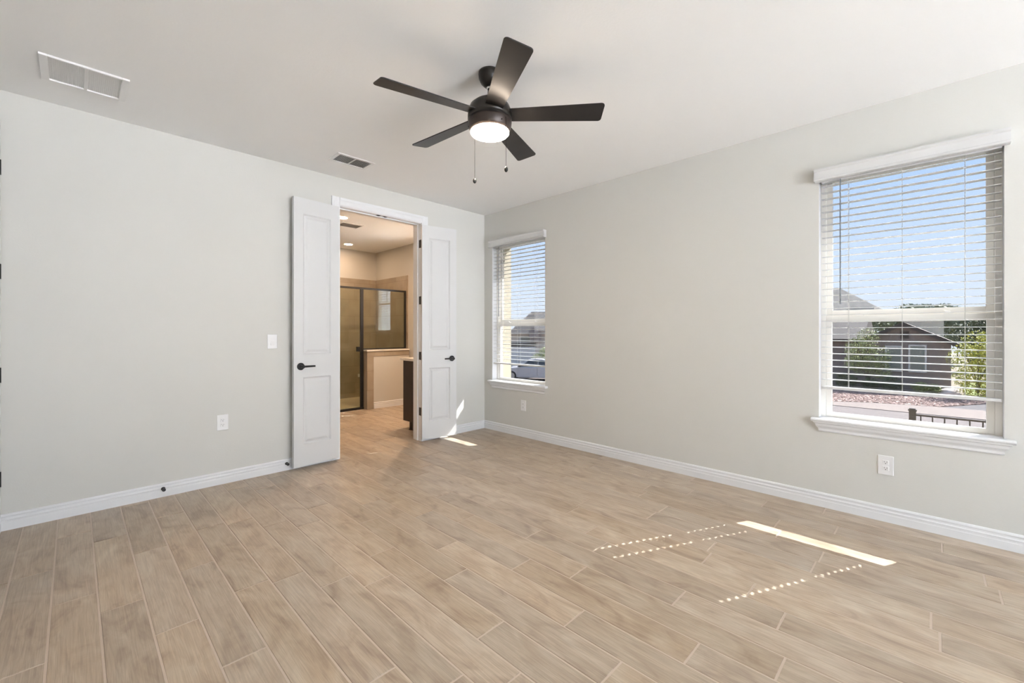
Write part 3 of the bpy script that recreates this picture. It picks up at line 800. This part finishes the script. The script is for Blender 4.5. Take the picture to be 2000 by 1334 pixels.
# tile surround (thin tiles standing on the walls)
def tile_surround():
    bm = bmesh.new()
    box(bm, (-2.35, BYF - 0.012, 0.0), (BWX - 0.012, BYF, 2.215))
    box(bm, (BWX - 0.012, SY - 0.06, 0.0), (BWX, BYF, 2.215))
    return struct(obj('trim_3', bm, 'tile'), 'tan large-format tile lining the shower walls', 'shower tile')
tile_surround()
pw = empty('wall_half', (0, 0, 0))
boxes('painted_core', [((-0.34, 2.29, 0), (BWX - 0.013, 2.425, 0.900))], 'bath_wall', pw)
boxes('tile_trim', [((-0.452, 2.281, 0), (-0.340, 2.440, 0.925)), ((-0.341, 2.2825, 0.842), (BWX - 0.013, 2.440, 0.925)), ((-0.341, 2.425, 0), (BWX - 0.013, 2.440, 0.93))], 'tile', pw, 0.002)
cpo = boxes('cap', [((-0.462, 2.268, 0.925), (BWX - 0.013, 2.452, 0.950))], 'stone', pw, 0.003); cpo['label'] = 'pale stone cap'
bm = bmesh.new(); sweep(bm, BP, (-0.340, 2.29, 0), (BWX - 0.013, 2.29, 0), (0, -1, 0)); obj('baseboard', bm, 'trim', pw)
struct(pw, 'half wall with pale cap under the fixed shower glass', 'half wall')
base('baseboard_bath', [((BWX, 2.27, 0), (BWX, 0.80, 0), (-1, 0, 0))], 'white baseboard on the bathroom right wall')
base('baseboard_bath_left', [((BXL, WT, 0), (BXL, 2.33, 0), (1, 0, 0))], 'white baseboard on the hidden bathroom wall')
boxes_pan = boxes('shower_pan', [((-2.34, 2.455, 0.0), (-0.48, BYF - 0.013, 0.035)), ((-0.48, 2.442, 0.0), (BWX - 0.013, BYF - 0.013, 0.035))], 'pan', None, 0.004)
tag(boxes_pan, 'cream shower pan on the floor behind the shower glass', 'shower pan')
bm = bmesh.new(); lathe(bm, [(0.055, 0.0355), (0.055, 0.039), (0.048, 0.040)], (-0.80, 2.78, 0), 28); dd = obj('shower_drain', bm, 'black'); tag(dd, 'round dark drain in the cream shower pan', 'drain')
def enclosure():
    t = empty('shower_enclosure', (-0.45, SY, 0)); c = Vector(t.location)
    def B(name, lst, m, par=t, bev=0.002): return boxes(name, [(Vector(p) - c, Vector(q) - c) for p, q in lst], m, par, bev)
    zt, zb = 1.950, 0.952; y0, y1 = SY - 0.014, SY + 0.014
    fr = B('frame', [((-1.36, y0, zt - 0.030), (BWX - 0.013, y1, zt)), ((-0.512, y0, 0.03), (-0.462, y1, zt - 0.03)), ((BWX - 0.040, y0, zb + 0.0), (BWX - 0.013, y1, zt - 0.03)), ((-0.462, y0, zb), (BWX - 0.04, y1, zb + 0.018)), ((-1.36, y0 - 0.012, 0.0), (-0.462, y1 + 0.012, 0.030)), ((-1.36, y0, 0.03), (-1.33, y1, zt - 0.03))], 'black')
    B('fixed_glass', [((-0.465, SY - 0.003, zb + 0.015), (BWX - 0.037, SY + 0.003, zt - 0.026))], 'shower_glass', t, 0)
    dpan = B('door_glass', [((-1.333, SY - 0.003, 0.035), (-0.515, SY + 0.003, zt - 0.034))], 'shower_glass', t, 0)
    hd = B('door_handle', [((-0.562, SY - 0.045, 0.925), (-0.530, SY - 0.0035, 1.000)), ((-0.562, SY + 0.0035, 0.925), (-0.530, SY + 0.035, 1.000))], 'black', dpan)
    hd['label'] = 'small black door pull'
    tag(t, 'black-framed glass shower enclosure with door and fixed panel', 'shower enclosure')
enclosure()
# shower fittings
def valve():
    t = empty('shower_valve', (-0.62, BYF - 0.012, 1.36))
    bm = bmesh.new(); lathe(bm, [(0.075, 0), (0.075, -0.006), (0.03, -0.010), (0.026, -0.045), (0.02, -0.05)], n=28, axis='Y'); obj('escutcheon', bm, 'bronze2', t)
    bm = bmesh.new(); tube(bm, [(0, -0.045, 0), (0, -0.055, -0.03), (0, -0.05, -0.10)], 0.007); obj('lever', bm, 'bronze2', t)
    tag(t, 'round bronze shower valve on the tiled back wall', 'shower valve')
valve()
bm = bmesh.new(); prism(bm, [(BWX - 0.012, BYF - 0.012, 0.40), (BWX - 0.012 - 0.36, BYF - 0.012, 0.40), (BWX - 0.012, BYF - 0.37, 0.40)], (0, 0, 0.06))
tag(obj('corner_bench', bm, 'stone', None, 0.004), 'small stone corner seat inside the shower', 'shower seat')
# vanity against the back of the doorway wall
def vanity():
    x0, x1, y0, y1 = -0.745, 0.30, 0.170, 0.735
    t = empty('bathroom_vanity', (x0, y0, 0)); c = Vector(t.location)
    def B(name, lst, m, par=t, bev=0.002): return boxes(name, [(Vector(p) - c, Vector(q) - c) for p, q in lst], m, par, bev)
    B('cabinet_body', [((x0, y0, 0.10), (x1, y1, 0.872)), ((x0 + 0.004, y0, 0.0), (x1, y1 - 0.155, 0.10))], 'espresso')
    B('toe_kick', [((x0 - 0.002, y1 - 0.180, 0.0), (x0 + 0.02, y1 - 0.150, 0.10)), ((x0 - 0.006, y1 - 0.186, 0.0), (x0 + 0.02, y1 - 0.140, 0.014))], 'espresso')
    for k in range(2):
        a = x0 + 0.02 + k * 0.51
        d = B('door', [((a, y1, 0.125), (a + 0.49, y1 + 0.019, 0.850))], 'espresso')
        B('knob', [((a + 0.44, y1 + 0.019, 0.70), (a + 0.455, y1 + 0.045, 0.715))], 'black', d)
    ct = B('countertop', [((x0 - 0.025, y0 - 0.004, 0.872), (x1 + 0.02, y1 + 0.035, 0.902)), ((x0 - 0.025, y0 - 0.004, 0.902), (x1 + 0.02, y0 + 0.015, 1.0))], 'stone')
    ct['label'] = 'pale quartz countertop'
    tag(t, 'espresso bathroom vanity with pale countertop behind the doorway', 'vanity')
vanity()
def recessed(x, y, label, m='bath_lamp'):
    t = empty('recessed_light', (x, y, H))
    bm = bmesh.new(); lathe(bm, [(0.086, 0), (0.086, -0.004), (0.078, -0.008), (0.066, -0.006)], n=36, cap=False); obj('trim_ring', bm, 'vent', t)
    bm = bmesh.new(); lathe(bm, [(0.066, -0.003), (0.066, -0.0055), (0.01, -0.006)], n=36); obj('lens', bm, m, t)['label'] = 'glowing lens'
    tag(t, label, 'ceiling light', 'recessed lights in the bathroom ceiling')
recessed(-1.25, 1.40, 'lit recessed light at the very top of the doorway opening')
recessed(-0.42, 3.02, 'lit recessed light over the shower, just below the exhaust grille')
recessed(-0.10, 1.00, 'unseen recessed light added over the vanity to brighten the bathroom, hidden by the right door leaf', 'bath_fill_lamp')
register('exhaust_fan_grille', -0.99, 1.74, 0.33, 0.26, 'grey exhaust fan grille on the bathroom ceiling', 1)

# ------------------------------------------------------------------ the house outside: eaves
bm = bmesh.new()
box(bm, (0.16, YR - 0.6, 2.60), (0.61, -0.12, 2.62)); box(bm, (0.59, YR - 0.6, 2.45), (0.61, -0.12, 2.62)); box(bm, (0.16, YR - 0.6, 2.862), (0.61, -0.12, 2.88)); box(bm, (0.59, YR - 0.6, 2.62), (0.61, -0.12, 2.88))
box(bm, (0.16, -0.12, 2.47), (0.56, -0.001, 2.70)); box(bm, (0.491, -0.12, 2.47), (0.56, 3.6, 2.70))
box(bm, (XL - 0.4, YR - 2.1, 2.62), (2.0, YR - 0.601, 2.70)); box(bm, (XL - 0.4, YR - 0.6, 2.62), (0.159, YR - 0.16, 2.70))  # unseen rear overhang added to keep direct sun out of the room
struct(obj('trim_4', bm, 'soffit'), 'beige eave outside the window wall, with an unseen rear overhang added as sunshade', 'eave')

# ------------------------------------------------------------------ outdoors
GZ = -2.05
# near yard, slope, far level
bm = bmesh.new()
prof = [(0.49, -0.9), (5.5, -0.9), (12.5, GZ - 0.02), (90, GZ - 0.02), (90, GZ - 0.6), (0.49, GZ - 0.6)]
prism(bm, [(x, -45, z) for x, z in prof], (0, 105, 0))
struct(obj('ground', bm, 'soil'), 'bare ground around the houses outside', 'ground')
def slab(name, pts, z, m, label, cat, kind='structure', h=0.06):
    bm = bmesh.new(); prism(bm, [(x, y, z - h) for x, y in pts], (0, 0, h))
    o = obj(name, bm, m); tag(o, label, cat, kind=kind); return o
slab('road', [(12.6, -40), (20.0, -40), (20.0, 55), (12.6, 55)], GZ + 0.0, 'concrete', 'pinkish concrete road outside the large window', 'road')
slab('sidewalk', [(20.4, -12.5), (22.8, -8.0), (22.6, -4.2), (22.0, -2.0), (21.1, -0.6), (21.0, 8.0), (20.0, 8.0), (20.0, -12.5)], GZ + 0.02, 'walkway', 'pale pink concrete walk between road and gravel', 'sidewalk')
slab('driveway', [(22.82, -8.0), (22.62, -4.35), (25.4, -6.0), (34, -9.2), (34, -14.0), (22.82, -14.0)], GZ + 0.005, 'asphalt', 'dark grey asphalt wedge beside the gravel bed', 'driveway')
slab('driveway', [(20.1, 9.0), (27.5, 9.0), (27.5, 24.0), (20.1, 24.0)], GZ + 0.012, 'walkway', 'pale concrete driveway beneath the white car', 'driveway')
slab('lawn', [(28.8, -12.5), (40, -14.0), (40, -7.6), (36.2, -7.4), (36.2, -5.5), (28.9, -5.35), (27.9, -6.3)], GZ + 0.03, 'grass', 'green lawn behind the gravel bed', 'lawn', 'stuff')
def gravel():
    rnd = random.Random(3); bm = bmesh.new()
    poly = [(22.7, -4.3), (22.05, -2.0), (21.15, -0.6), (21.1, 3.0), (26.5, 3.0), (27.8, -6.2), (25.5, -5.95)]
    def inside(x, y):
        c = False; j = len(poly) - 1
        for i in range(len(poly)):
            if (poly[i][1] > y) != (poly[j][1] > y) and x < (poly[j][0] - poly[i][0]) * (y - poly[i][1]) / (poly[j][1] - poly[i][1]) + poly[i][0]: c = not c
            j = i
        return c
    prism(bm, [(x, y, GZ - 0.02) for x, y in poly], (0, 0, 0.05))
    ico = bmesh.new(); bmesh.ops.create_icosphere(ico, subdivisions=1, radius=1.0)
    iv = [v.co.copy() for v in ico.verts]; fi = [[v.index for v in f.verts] for f in ico.faces]; ico.free()
    n = 0
    while n < 4800:
        x, y = rnd.uniform(21, 28), rnd.uniform(-6.2, 3.0)
        if not inside(x, y): continue
        n += 1; r = rnd.uniform(0.025, 0.060)
        mt = Matrix.Translation((x, y, GZ + 0.03)) @ Matrix.Rotation(rnd.uniform(0, 6), 4, 'Z') @ Matrix.Diagonal((r * rnd.uniform(.8, 1.4), r, r * rnd.uniform(.6, 1.0), 1))
        nv = [bm.verts.new(mt @ p) for p in iv]
        for f_ in fi: bm.faces.new([nv[q] for q in f_])
    m = M['gravel_a']; b = m.node_tree.nodes['Principled BSDF']
    g = nd(m, 'ShaderNodeNewGeometry'); cr = nd(m, 'ShaderNodeValToRGB'); lk(m, g.outputs['Random Per Island'], cr.inputs[0])
    cr.color_ramp.elements[0].color = (0.16, 0.095, 0.075, 1); cr.color_ramp.elements[1].color = (0.50, 0.36, 0.31, 1)
    lk(m, cr.outputs[0], b.inputs['Base Color'])
    o = obj('gravel_bed', bm, 'gravel_a'); tag(o, 'reddish-brown gravel bed across the road from the large window', 'gravel', kind='stuff')
gravel()
def boulder(x, y, r, label):
    bm = bmesh.new(); bmesh.ops.create_icosphere(bm, subdivisions=3, radius=1.0)
    for v in bm.verts:
        n = noise.noise(v.co * 1.7 + Vector((x, y, 0))); v.co = Vector((v.co.x * r * 1.3, v.co.y * r, v.co.z * r * 0.7)) * (1 + 0.3 * n)
    o = obj('boulder', bm, 'boulder', smooth=True); o.location = (x, y, GZ + r * 0.35); tag(o, label, 'boulder', 'landscape stones by the lawn')
boulder(27.6, -4.75, 0.42, 'pale boulder left of the yellow-green shrub')
boulder(28.75, -6.15, 0.30, 'small pale boulder behind the foot of the yellow-green shrub')
boulder(28.6, -6.85, 0.26, 'small pale stone by the lawn at the right glass edge')

def leaves(bm, c, r, n, s, rnd, squash=1.0):
    for _ in range(n):
        while True:
            p = Vector((rnd.uniform(-1, 1), rnd.uniform(-1, 1), rnd.uniform(-1, 1)))
            if 0.25 < p.length < 1: break
        p = Vector((p.x * r, p.y * r, p.z * r * squash)) + Vector(c)
        a = Vector((rnd.gauss(0, 1), rnd.gauss(0, 1), rnd.gauss(0, 1))).normalized(); b = a.orthogonal().normalized(); k = s * rnd.uniform(.6, 1.3)
        v = [bm.verts.new(p + a * k), bm.verts.new(p + b * k * .5), bm.verts.new(p - a * k), bm.verts.new(p - b * k * .5)]
        bm.faces.new(v)
def tree(name, blobs, base_pt, n, s, m, label, cat='tree', group=None, seed=1, k=1.0):
    if k != 1.0:      # the same plant further off and larger
        C0 = Vector(CAM); blobs = [tuple(C0 + (Vector(b[:3]) - C0) * k) + (b[3] * k,) + tuple(b[4:]) for b in blobs]
        q = C0 + (Vector(base_pt) - C0) * k; base_pt = (q.x, q.y, base_pt[2])
    rnd = random.Random(seed); t = empty(name, base_pt); c = Vector(base_pt)
    bm = bmesh.new(); tot = sum(b[3] ** 2 for b in blobs)
    for b in blobs: leaves(bm, Vector(b[:3]) - c, b[3], int(n * b[3] ** 2 / tot), s, rnd, b[4] if len(b) > 4 else 1)
    obj('foliage', bm, m, t)
    bm = bmesh.new()
    for b in blobs:
        e1 = Vector(b[:3]) - c; lo_ = min(q[2] for q in blobs) - c.z; zt = max(0.12, lo_ * 0.5); tube(bm, [Vector((0, 0, -0.03)), Vector((0, 0, zt)), Vector((e1.x * .25, e1.y * .25, zt + (e1.z - zt) * .5)), e1], max(0.02, b[3] * 0.035), 6)
    obj('trunk', bm, 'bark', t)
    tag(t, label, cat, group); return t
tree('young_tree', [(22, -2.0, 1.0, 0.45), (22.1, -1.65, 0.45, 0.55), (21.9, -2.3, 0.1, 0.55), (22.0, -1.9, -0.3, 0.55), (22, -2.5, -0.55, 0.4), (21.9, -1.5, -0.2, 0.4)], (22.0, -2.0, GZ + 0.02), 3400, 0.05, 'leaf_mid', 'young small-leaved green tree in front of the taupe house', seed=2, k=1.2)
tree('leafy_shrub', [(22.8, -5.55, 0.7, 0.62), (22.7, -5.2, 0.1, 0.65), (22.8, -5.9, 0.1, 0.7), (22.9, -5.5, -0.7, 0.65), (22.8, -6.0, -0.9, 0.5), (22.6, -5.0, -0.75, 0.3), (23, -5.95, 1.0, 0.4), (22.8, -5.4, -1.15, 0.5)], (22.8, -5.5, GZ - 0.0), 4200, 0.055, 'leaf_yellow', 'tall yellow-green shrub at the right edge of the large window glass', 'shrub', seed=3, k=1.17)
tree('low_shrub', [(26.6, -2.6, -1.55, 0.5, 0.8), (26.7, -1.7, -1.6, 0.45, 0.8), (26.4, -0.7, -1.45, 0.55, 0.8)], (26.5, -1.8, GZ + 0.02), 1800, 0.06, 'leaf_dark', 'low dark shrub under the young tree by the taupe house', 'shrub', seed=4)
tree('low_shrub', [(27.2, -3.7, -1.65, 0.35, 0.8), (27.4, -4.2, -1.7, 0.3, 0.8)], (27.3, -3.9, GZ + 0.02), 900, 0.05, 'leaf_mid', 'low green shrub left of the pale boulder', 'shrub', seed=5)
tree('dark_tree', [(48.5, -6.6, 1.0, 1.5), (48.5, -8.2, 1.5, 1.7), (48.5, -10.4, 1.3, 1.8), (49, -7.4, -0.6, 1.4)], (48.5, -8.0, GZ - 0.02), 5200, 0.14, 'leaf_dark', 'dark green tree behind the yellow-green shrub', seed=6)
i = 0
for (y, z, r, lab) in ((1.0, 2.9, 1.6, 'distant tree touching the tall roof above the sash rail'), (-2.2, 3.3, 1.55, 'widest distant tree crown above the sash rail'), (-3.4, 3.5, 1.5, 'tallest distant tree crown, middle of the large window'),
                       (-4.9, 3.2, 1.35, 'distant tree crown right of the tallest one'), (-6.1, 3.0, 1.3, 'rightmost of the close-set distant tree crowns'), (-0.8, 2.6, 1.3, 'low distant tree crown left of the wide one'), (-8.0, 2.95, 0.9, 'lone small distant tree crown at far right')):
    tree('distant_tree', [(60 + 3.5 * (i % 3), y, z, r, 0.75), (60.0 + 3.5 * (i % 3), y, z - 1.9, r * 1.1, 1.0), (60.3 + 3.5 * (i % 3), y + r * .6, z - .6, r * .7, 0.9), (60.3 + 3.5 * (i % 3), y - r * .6, z - .7, r * .65, .9)], (60 + 3.5 * (i % 3), y, GZ - 0.02), 2200, 0.17, 'leaf_far', lab, group='distant trees above the sash rail', seed=10 + i); i += 1

def gable_house(t, x0, x1, y0, y1, zb, ze, rise, m, roofm, ridge='x', over=0.45, fascia=True):
    """box body with a gable roof in local/world coordinates; ridge along x or y. t parent (at origin offset c)"""
    c = Vector(t.location)
    boxes('walls', [(Vector((x0, y0, zb)) - c, Vector((x1, y1, ze)) - c)], m, t)
    bm = bmesh.new(); th = 0.16
    if ridge == 'x':
        ym = (y0 + y1) / 2; k = rise / ((y1 - y0) / 2)
        prism(bm, [Vector((x0, y0, ze)) - c, Vector((x0, y1, ze)) - c, Vector((x0, ym, ze + rise)) - c], (x1 - x0, 0, 0)); gb = obj('gable_wall', bm, m, t)
        bm = bmesh.new()
        a, b = y0 - over, y1 + over
        prism(bm, [Vector((x0 - over, a, ze - over * k)) - c, Vector((x0 - over, ym, ze + rise)) - c, Vector((x0 - over, b, ze - over * k)) - c, Vector((x0 - over, b, ze - over * k + th)) - c, Vector((x0 - over, ym, ze + rise + th)) - c, Vector((x0 - over, a, ze - over * k + th)) - c], (x1 - x0 + 2 * over, 0, 0))
        obj('roof', bm, roofm, t)
        if fascia:
            bm = bmesh.new(); q = x0 - over - 0.03
            prism(bm, [Vector((q, a, ze - over * k - 0.06)) - c, Vector((q, ym, ze + rise - 0.06)) - c, Vector((q, b, ze - over * k - 0.06)) - c, Vector((q, b, ze - over * k + th)) - c, Vector((q, ym, ze + rise + th)) - c, Vector((q, a, ze - over * k + th)) - c], (0.03, 0, 0))
            obj('fascia_board', bm, 'fascia', t)
    else:
        xm = (x0 + x1) / 2; k = rise / ((x1 - x0) / 2)
        prism(bm, [Vector((x0, y0, ze)) - c, Vector((x1, y0, ze)) - c, Vector((xm, y0, ze + rise)) - c], (0, y1 - y0, 0)); obj('gable_wall', bm, m, t)
        bm = bmesh.new(); a, b = x0 - over, x1 + over
        prism(bm, [Vector((a, y0 - over, ze - over * k)) - c, Vector((xm, y0 - over, ze + rise)) - c, Vector((b, y0 - over, ze - over * k)) - c, Vector((b, y0 - over, ze - over * k + th)) - c, Vector((xm, y0 - over, ze + rise + th)) - c, Vector((a, y0 - over, ze - over * k + th)) - c], (0, y1 - y0 + 2 * over, 0))
        obj('roof', bm, roofm, t)
# taupe house across the road
h1 = empty('house', (28.8, -3.03, GZ)); c1 = Vector(h1.location)
gable_house(h1, 28.8, 36.0, -4.85, -1.10, GZ, 0.60, 1.02, 'house', 'roof')
boxes('side_wing', [(Vector((29.6, -1.10, GZ)) - c1, Vector((36.0, 7.5, 0.9)) - c1)], 'house', h1)
bm = bmesh.new(); prism(bm, [Vector((29.0, -1.2, 0.80)) - c1, Vector((33, -1.2, 2.3)) - c1, Vector((37, -1.2, 0.8)) - c1, Vector((37, -1.2, 0.66)) - c1, Vector((29.0, -1.2, 0.66)) - c1], (0, 9.2, 0)); obj('wing_roof', bm, 'fascia', h1)
f = boxes('attic_vent', [(Vector((28.76, -3.20, 0.86)) - c1, Vector((28.8, -2.86, 1.26)) - c1)], 'fascia', h1)
def hwin(par, c, x, y0, y1, z0, z1, m='far_glass'):
    f = boxes('window', [(Vector(p) - c, Vector(q) - c) for p, q in yz(x - 0.05, x - 0.001, rect_frame(y0, y1, z0, z1, 0.08, 0.08, 0.08, 0.08))], 'garage', par)
    boxes('pane', [(Vector((x - 0.02, y0 + 0.07, z0 + 0.07)) - c, Vector((x, y1 - 0.07, z1 - 0.07)) - c)], m, f)
hwin(h1, c1, 28.8, -3.92, -3.18, -1.0, 0.52); hwin(h1, c1, 28.8, -2.95, -2.20, -1.0, 0.45)
tag(h1, 'taupe single-storey house with a gable across the road', 'house')
# chimney-like pale wall of the neighbour behind
h2 = empty('house', (38.0, -3.9, GZ)); c2 = Vector(h2.location)
boxes('walls', [(Vector((38.0, -4.70, GZ)) - c2, Vector((46, -2.6, 2.35)) - c2)], 'house2', h2)
bm = bmesh.new(); prism(bm, [Vector((37.6, -5.0, 2.35)) - c2, Vector((42, -5.0, 2.8)) - c2, Vector((46.4, -5.0, 2.35)) - c2], (0, 2.8, 0)); obj('roof', bm, 'roof2', h2)
tag(h2, 'pale neighbour house showing between the taupe gable and the dark tree', 'house')
# tall house behind at the left of the large window
h3 = empty('house', (45, 3.0, GZ))
gable_house(h3, 45.0, 53.0, 0.6, 9.0, GZ, 3.15, 0.01, 'house2', 'roof2', 'x', 0.3, False)
c3 = Vector(h3.location)
bm = bmesh.new(); v = [bm.verts.new(Vector(p) - c3) for p in ((44.4, -1.1, 3.15), (44.4, 9.6, 3.15), (53.6, 9.6, 3.15), (53.6, -1.1, 3.15), (48.6, 2.4, 5.55), (48.6, 5.6, 5.55))]
for q in ((0, 1, 5, 4), (0, 4, 3), (1, 2, 5), (3, 4, 5, 2), (0, 3, 2, 1)): bm.faces.new([v[i] for i in q])
obj('hip_roof', bm, 'roof2', h3)
boxes('dormer', [(Vector((44.2, -0.6, 2.9)) - c3, Vector((46.5, 1.2, 3.42)) - c3)], 'house2', h3)
tag(h3, 'tall grey-roofed house above the sash rail at the left of the large window', 'house')

# house seen in the far corner window (turned to face the road corner)
a4 = R(44.4)
h4 = empty('house', (20.55, 19.65, GZ), a4)       # local x = away, local y = to the left
def gh4():
    t = h4
    boxes('walls', [((0, -6.2, 0), (8, 1.0, 3.25))], 'house2', t)
    boxes('gable_block', [((-0.6, -2.05, 2.85), (7, -1.35, 3.35))], 'house', t)
    bm = bmesh.new(); prism(bm, [(-0.5, 0.4, 3.1), (-0.5, -1.55, 4.85), (-0.5, -7.0, 4.85), (-0.5, -7.0, 3.1)], (8.5, 0, 0)); obj('roof', bm, 'roof', t)
    boxes('upper_wall', [((-0.6, -7.0, 3.35), (2.0, -1.75, 4.70))], 'house2', t)
    boxes('brown_panel', [((-0.52, -2.3, 2.5), (-0.5, -1.5, 3.6))], 'house', t)
    g = boxes('garage_door', [((-0.06, -1.9, 0.05), (-0.002, 0.7, 2.1))], 'garage', t)
    w = boxes('window', [((-0.05, -1.5, 2.40), (0, -0.6, 2.95))], 'garage', t); boxes('pane', [((-0.06, -1.42, 2.46), (-0.04, -0.68, 2.89))], 'far_glass', w)
    boxes('painted_shade_band', [((-0.10, -1.9, 2.15), (-0.002, 0.7, 2.38))], 'shade_dark', t)  # dark strip painted in for the shade above the garage door
    tag(t, 'beige and brown house behind the white car in the far window', 'house')
gh4()
tree('low_shrub', [(19.9, 16.3, -0.9, 0.6, 1.0), (20.3, 16.0, -0.3, 0.45, 1.0)], (20.0, 16.2, GZ + 0.012), 1100, 0.07, 'leaf_mid', 'green shrub behind the white car in the far window', 'shrub', seed=31)

# fence in the side yard
def fence():
    t = empty('yard_fence', (3.6, -3.96, -0.9))
    bm = bmesh.new(); box(bm, (-0.033, -0.033, -0.02), (0.033, 0.033, 1.155)); box(bm, (-0.041, -0.041, 1.155), (0.041, 0.041, 1.172)); box(bm, (-0.03, -0.03, 1.172), (0.03, 0.03, 1.186)); obj('post', bm, 'fence', t, 0.002)
    boxes('top_rail', [((-0.012, -3.5, 1.096), (0.012, -0.03, 1.118))], 'fence', t); boxes('bottom_rail', [((-0.012, -3.5, 0.10), (0.012, -0.03, 0.125))], 'fence', t)
    me = None
    for k in range(30):
        y = -0.075 - 0.1035 * k
        if me is None:
            bm = bmesh.new(); box(bm, (-0.008, -0.0065, 0.12), (0.008, 0.0065, 1.098)); o = obj('picket', bm, 'fence', t); me = o.data
        else:
            o = bpy.data.objects.new('picket', me); COL.objects.link(o); o.parent = t
        o.location = (0, y, 0)
    tag(t, 'dark metal picket fence seen through the bottom of the large window', 'fence')
fence()
slab('bounce_slab', [(-13, YR - 24), (9, YR - 24), (9, YR - 2.2), (0.45, YR - 2.2), (0.45, YR - 0.151), (-13, YR - 0.151)], -0.03, 'bounce_slab', 'unseen pale slab added behind the viewer to bounce sunlight indoors', 'bounce_slab', h=0.9)  # unseen slab added behind the camera to bounce sunlight onto the ceiling

# car : local x = forward (towards the left of the picture), y = left side, wheels r 0.33
def car():
    Fd = Vector((math.cos(R(YAW)), math.sin(R(YAW)), 0)); Rd = Vector((math.sin(R(YAW)), -math.cos(R(YAW)), 0))
    fwd = (-Rd + Fd * 0.22).normalized()
    front_wheel = Vector((16.85, 16.0, 0))
    side = Vector((-fwd.y, fwd.x, 0))        # car's left; the camera sees its left flank when side points to it
    c = front_wheel - fwd * 1.35
    t = empty('car', (c.x, c.y, GZ + 0.012), math.atan2(fwd.y, fwd.x))
    # side profile (x, z) extruded over y, tapered greenhouse
    body = [(-2.25, 0.35), (-2.28, 0.62), (-2.2, 0.86), (-1.5, 0.93), (0.85, 0.92), (1.6, 0.84), (2.15, 0.70), (2.25, 0.52), (2.22, 0.30), (1.75, 0.22), (-1.8, 0.22)]
    n = len(body); bm = bmesh.new(); rings = []
    for y, s, dz in ((0.02, 1.0, 0), (0.06, 1.0, 0), (0.90 * 2 - 0.08, 1, 0), (1.80 - 0.02, 1, 0)):
        k = 0.975 if y in (0.02, 1.78) else 1.0
        rings.append([bm.verts.new((x * k, -y + 0.02, 0.55 + (z - 0.55) * (0.93 if k < 1 else 1))) for x, z in body])
    for a, b in zip(rings, rings[1:]):
        for i in range(n): bm.faces.new((a[i], a[(i + 1) % n], b[(i + 1) % n], b[i]))
    bm.faces.new(rings[0]); bm.faces.new(rings[-1][::-1])
    for v in bm.verts: v.co.y = -v.co.y - 0.9 if False else v.co.y + 0.0
    obj('body', bm, 'car', t, 0.03)
    cab = [(-1.75, 0.90), (-1.25, 1.36), (-0.2, 1.46), (0.25, 1.42), (1.05, 0.92)]
    bm = bmesh.new(); A = [bm.verts.new((x, -0.10 - (0.13 if z > 1 else 0), z)) for x, z in cab]; B_ = [bm.verts.new((x, -1.68 + (0.13 if z > 1 else 0), z)) for x, z in cab]
    for i in range(5): bm.faces.new((A[i], A[(i + 1) % 5], B_[(i + 1) % 5], B_[i]))
    bm.faces.new(A[::-1]); bm.faces.new(B_); obj('cabin', bm, 'car', t, 0.03)
    for pts in ([(-1.45, 0.96), (-1.12, 1.33), (-0.42, 1.39), (-0.42, 0.96)], [(-0.36, 0.96), (-0.36, 1.39), (0.2, 1.36), (0.85, 0.96)]):
        for yy, d in ((-0.075, -0.02), (-1.685, -0.02)):
            s = 0.13 if yy > -1 else -0.13
            bm = bmesh.new(); a = [bm.verts.new((x, yy - (s if z > 1 else 0.015 if yy > -1 else -0.015), z)) for x, z in pts]; b = [bm.verts.new((v.co.x, v.co.y - 0.015 if yy > -1 else v.co.y + .015, v.co.z)) for v in a]
            bm.faces.new(a); bm.faces.new(b[::-1])
            for i in range(4): bm.faces.new((a[i], b[i], b[(i + 1) % 4], a[(i + 1) % 4]))
            obj('side_window', bm, 'car_glass', t)
    for x in (1.38, -1.38):
        for y in (-0.10, -1.66):
            bm = bmesh.new(); lathe(bm, [(0.20, -0.105), (0.31, -0.105), (0.33, -0.085), (0.33, 0.085), (0.31, 0.105), (0.20, 0.105)], (x, y, 0.33), 28, 'Y'); w = obj('wheel', bm, 'tyre', t)
            bm = bmesh.new(); lathe(bm, [(0.205, -0.108), (0.205, 0.108)], (x, y, 0.33), 20, 'Y'); obj('hub_cap', bm, 'rim', w)
    for y0, y1 in ((0.02, 0.20), (-1.96, -1.78)):
        bm = bmesh.new(); box(bm, (0.72, y0, 0.93), (0.90, y1, 1.05)); obj('mirror', bm, 'slot', t, 0.03)
    for xs_ in (0.95, -0.36):
        boxes('door_seam', [((xs_, -0.002, 0.34), (xs_ + 0.012, 0.004, 0.88))], 'slot', t)
    tag(t, 'white sedan parked outside, seen through the far window below the blind', 'car')
car()
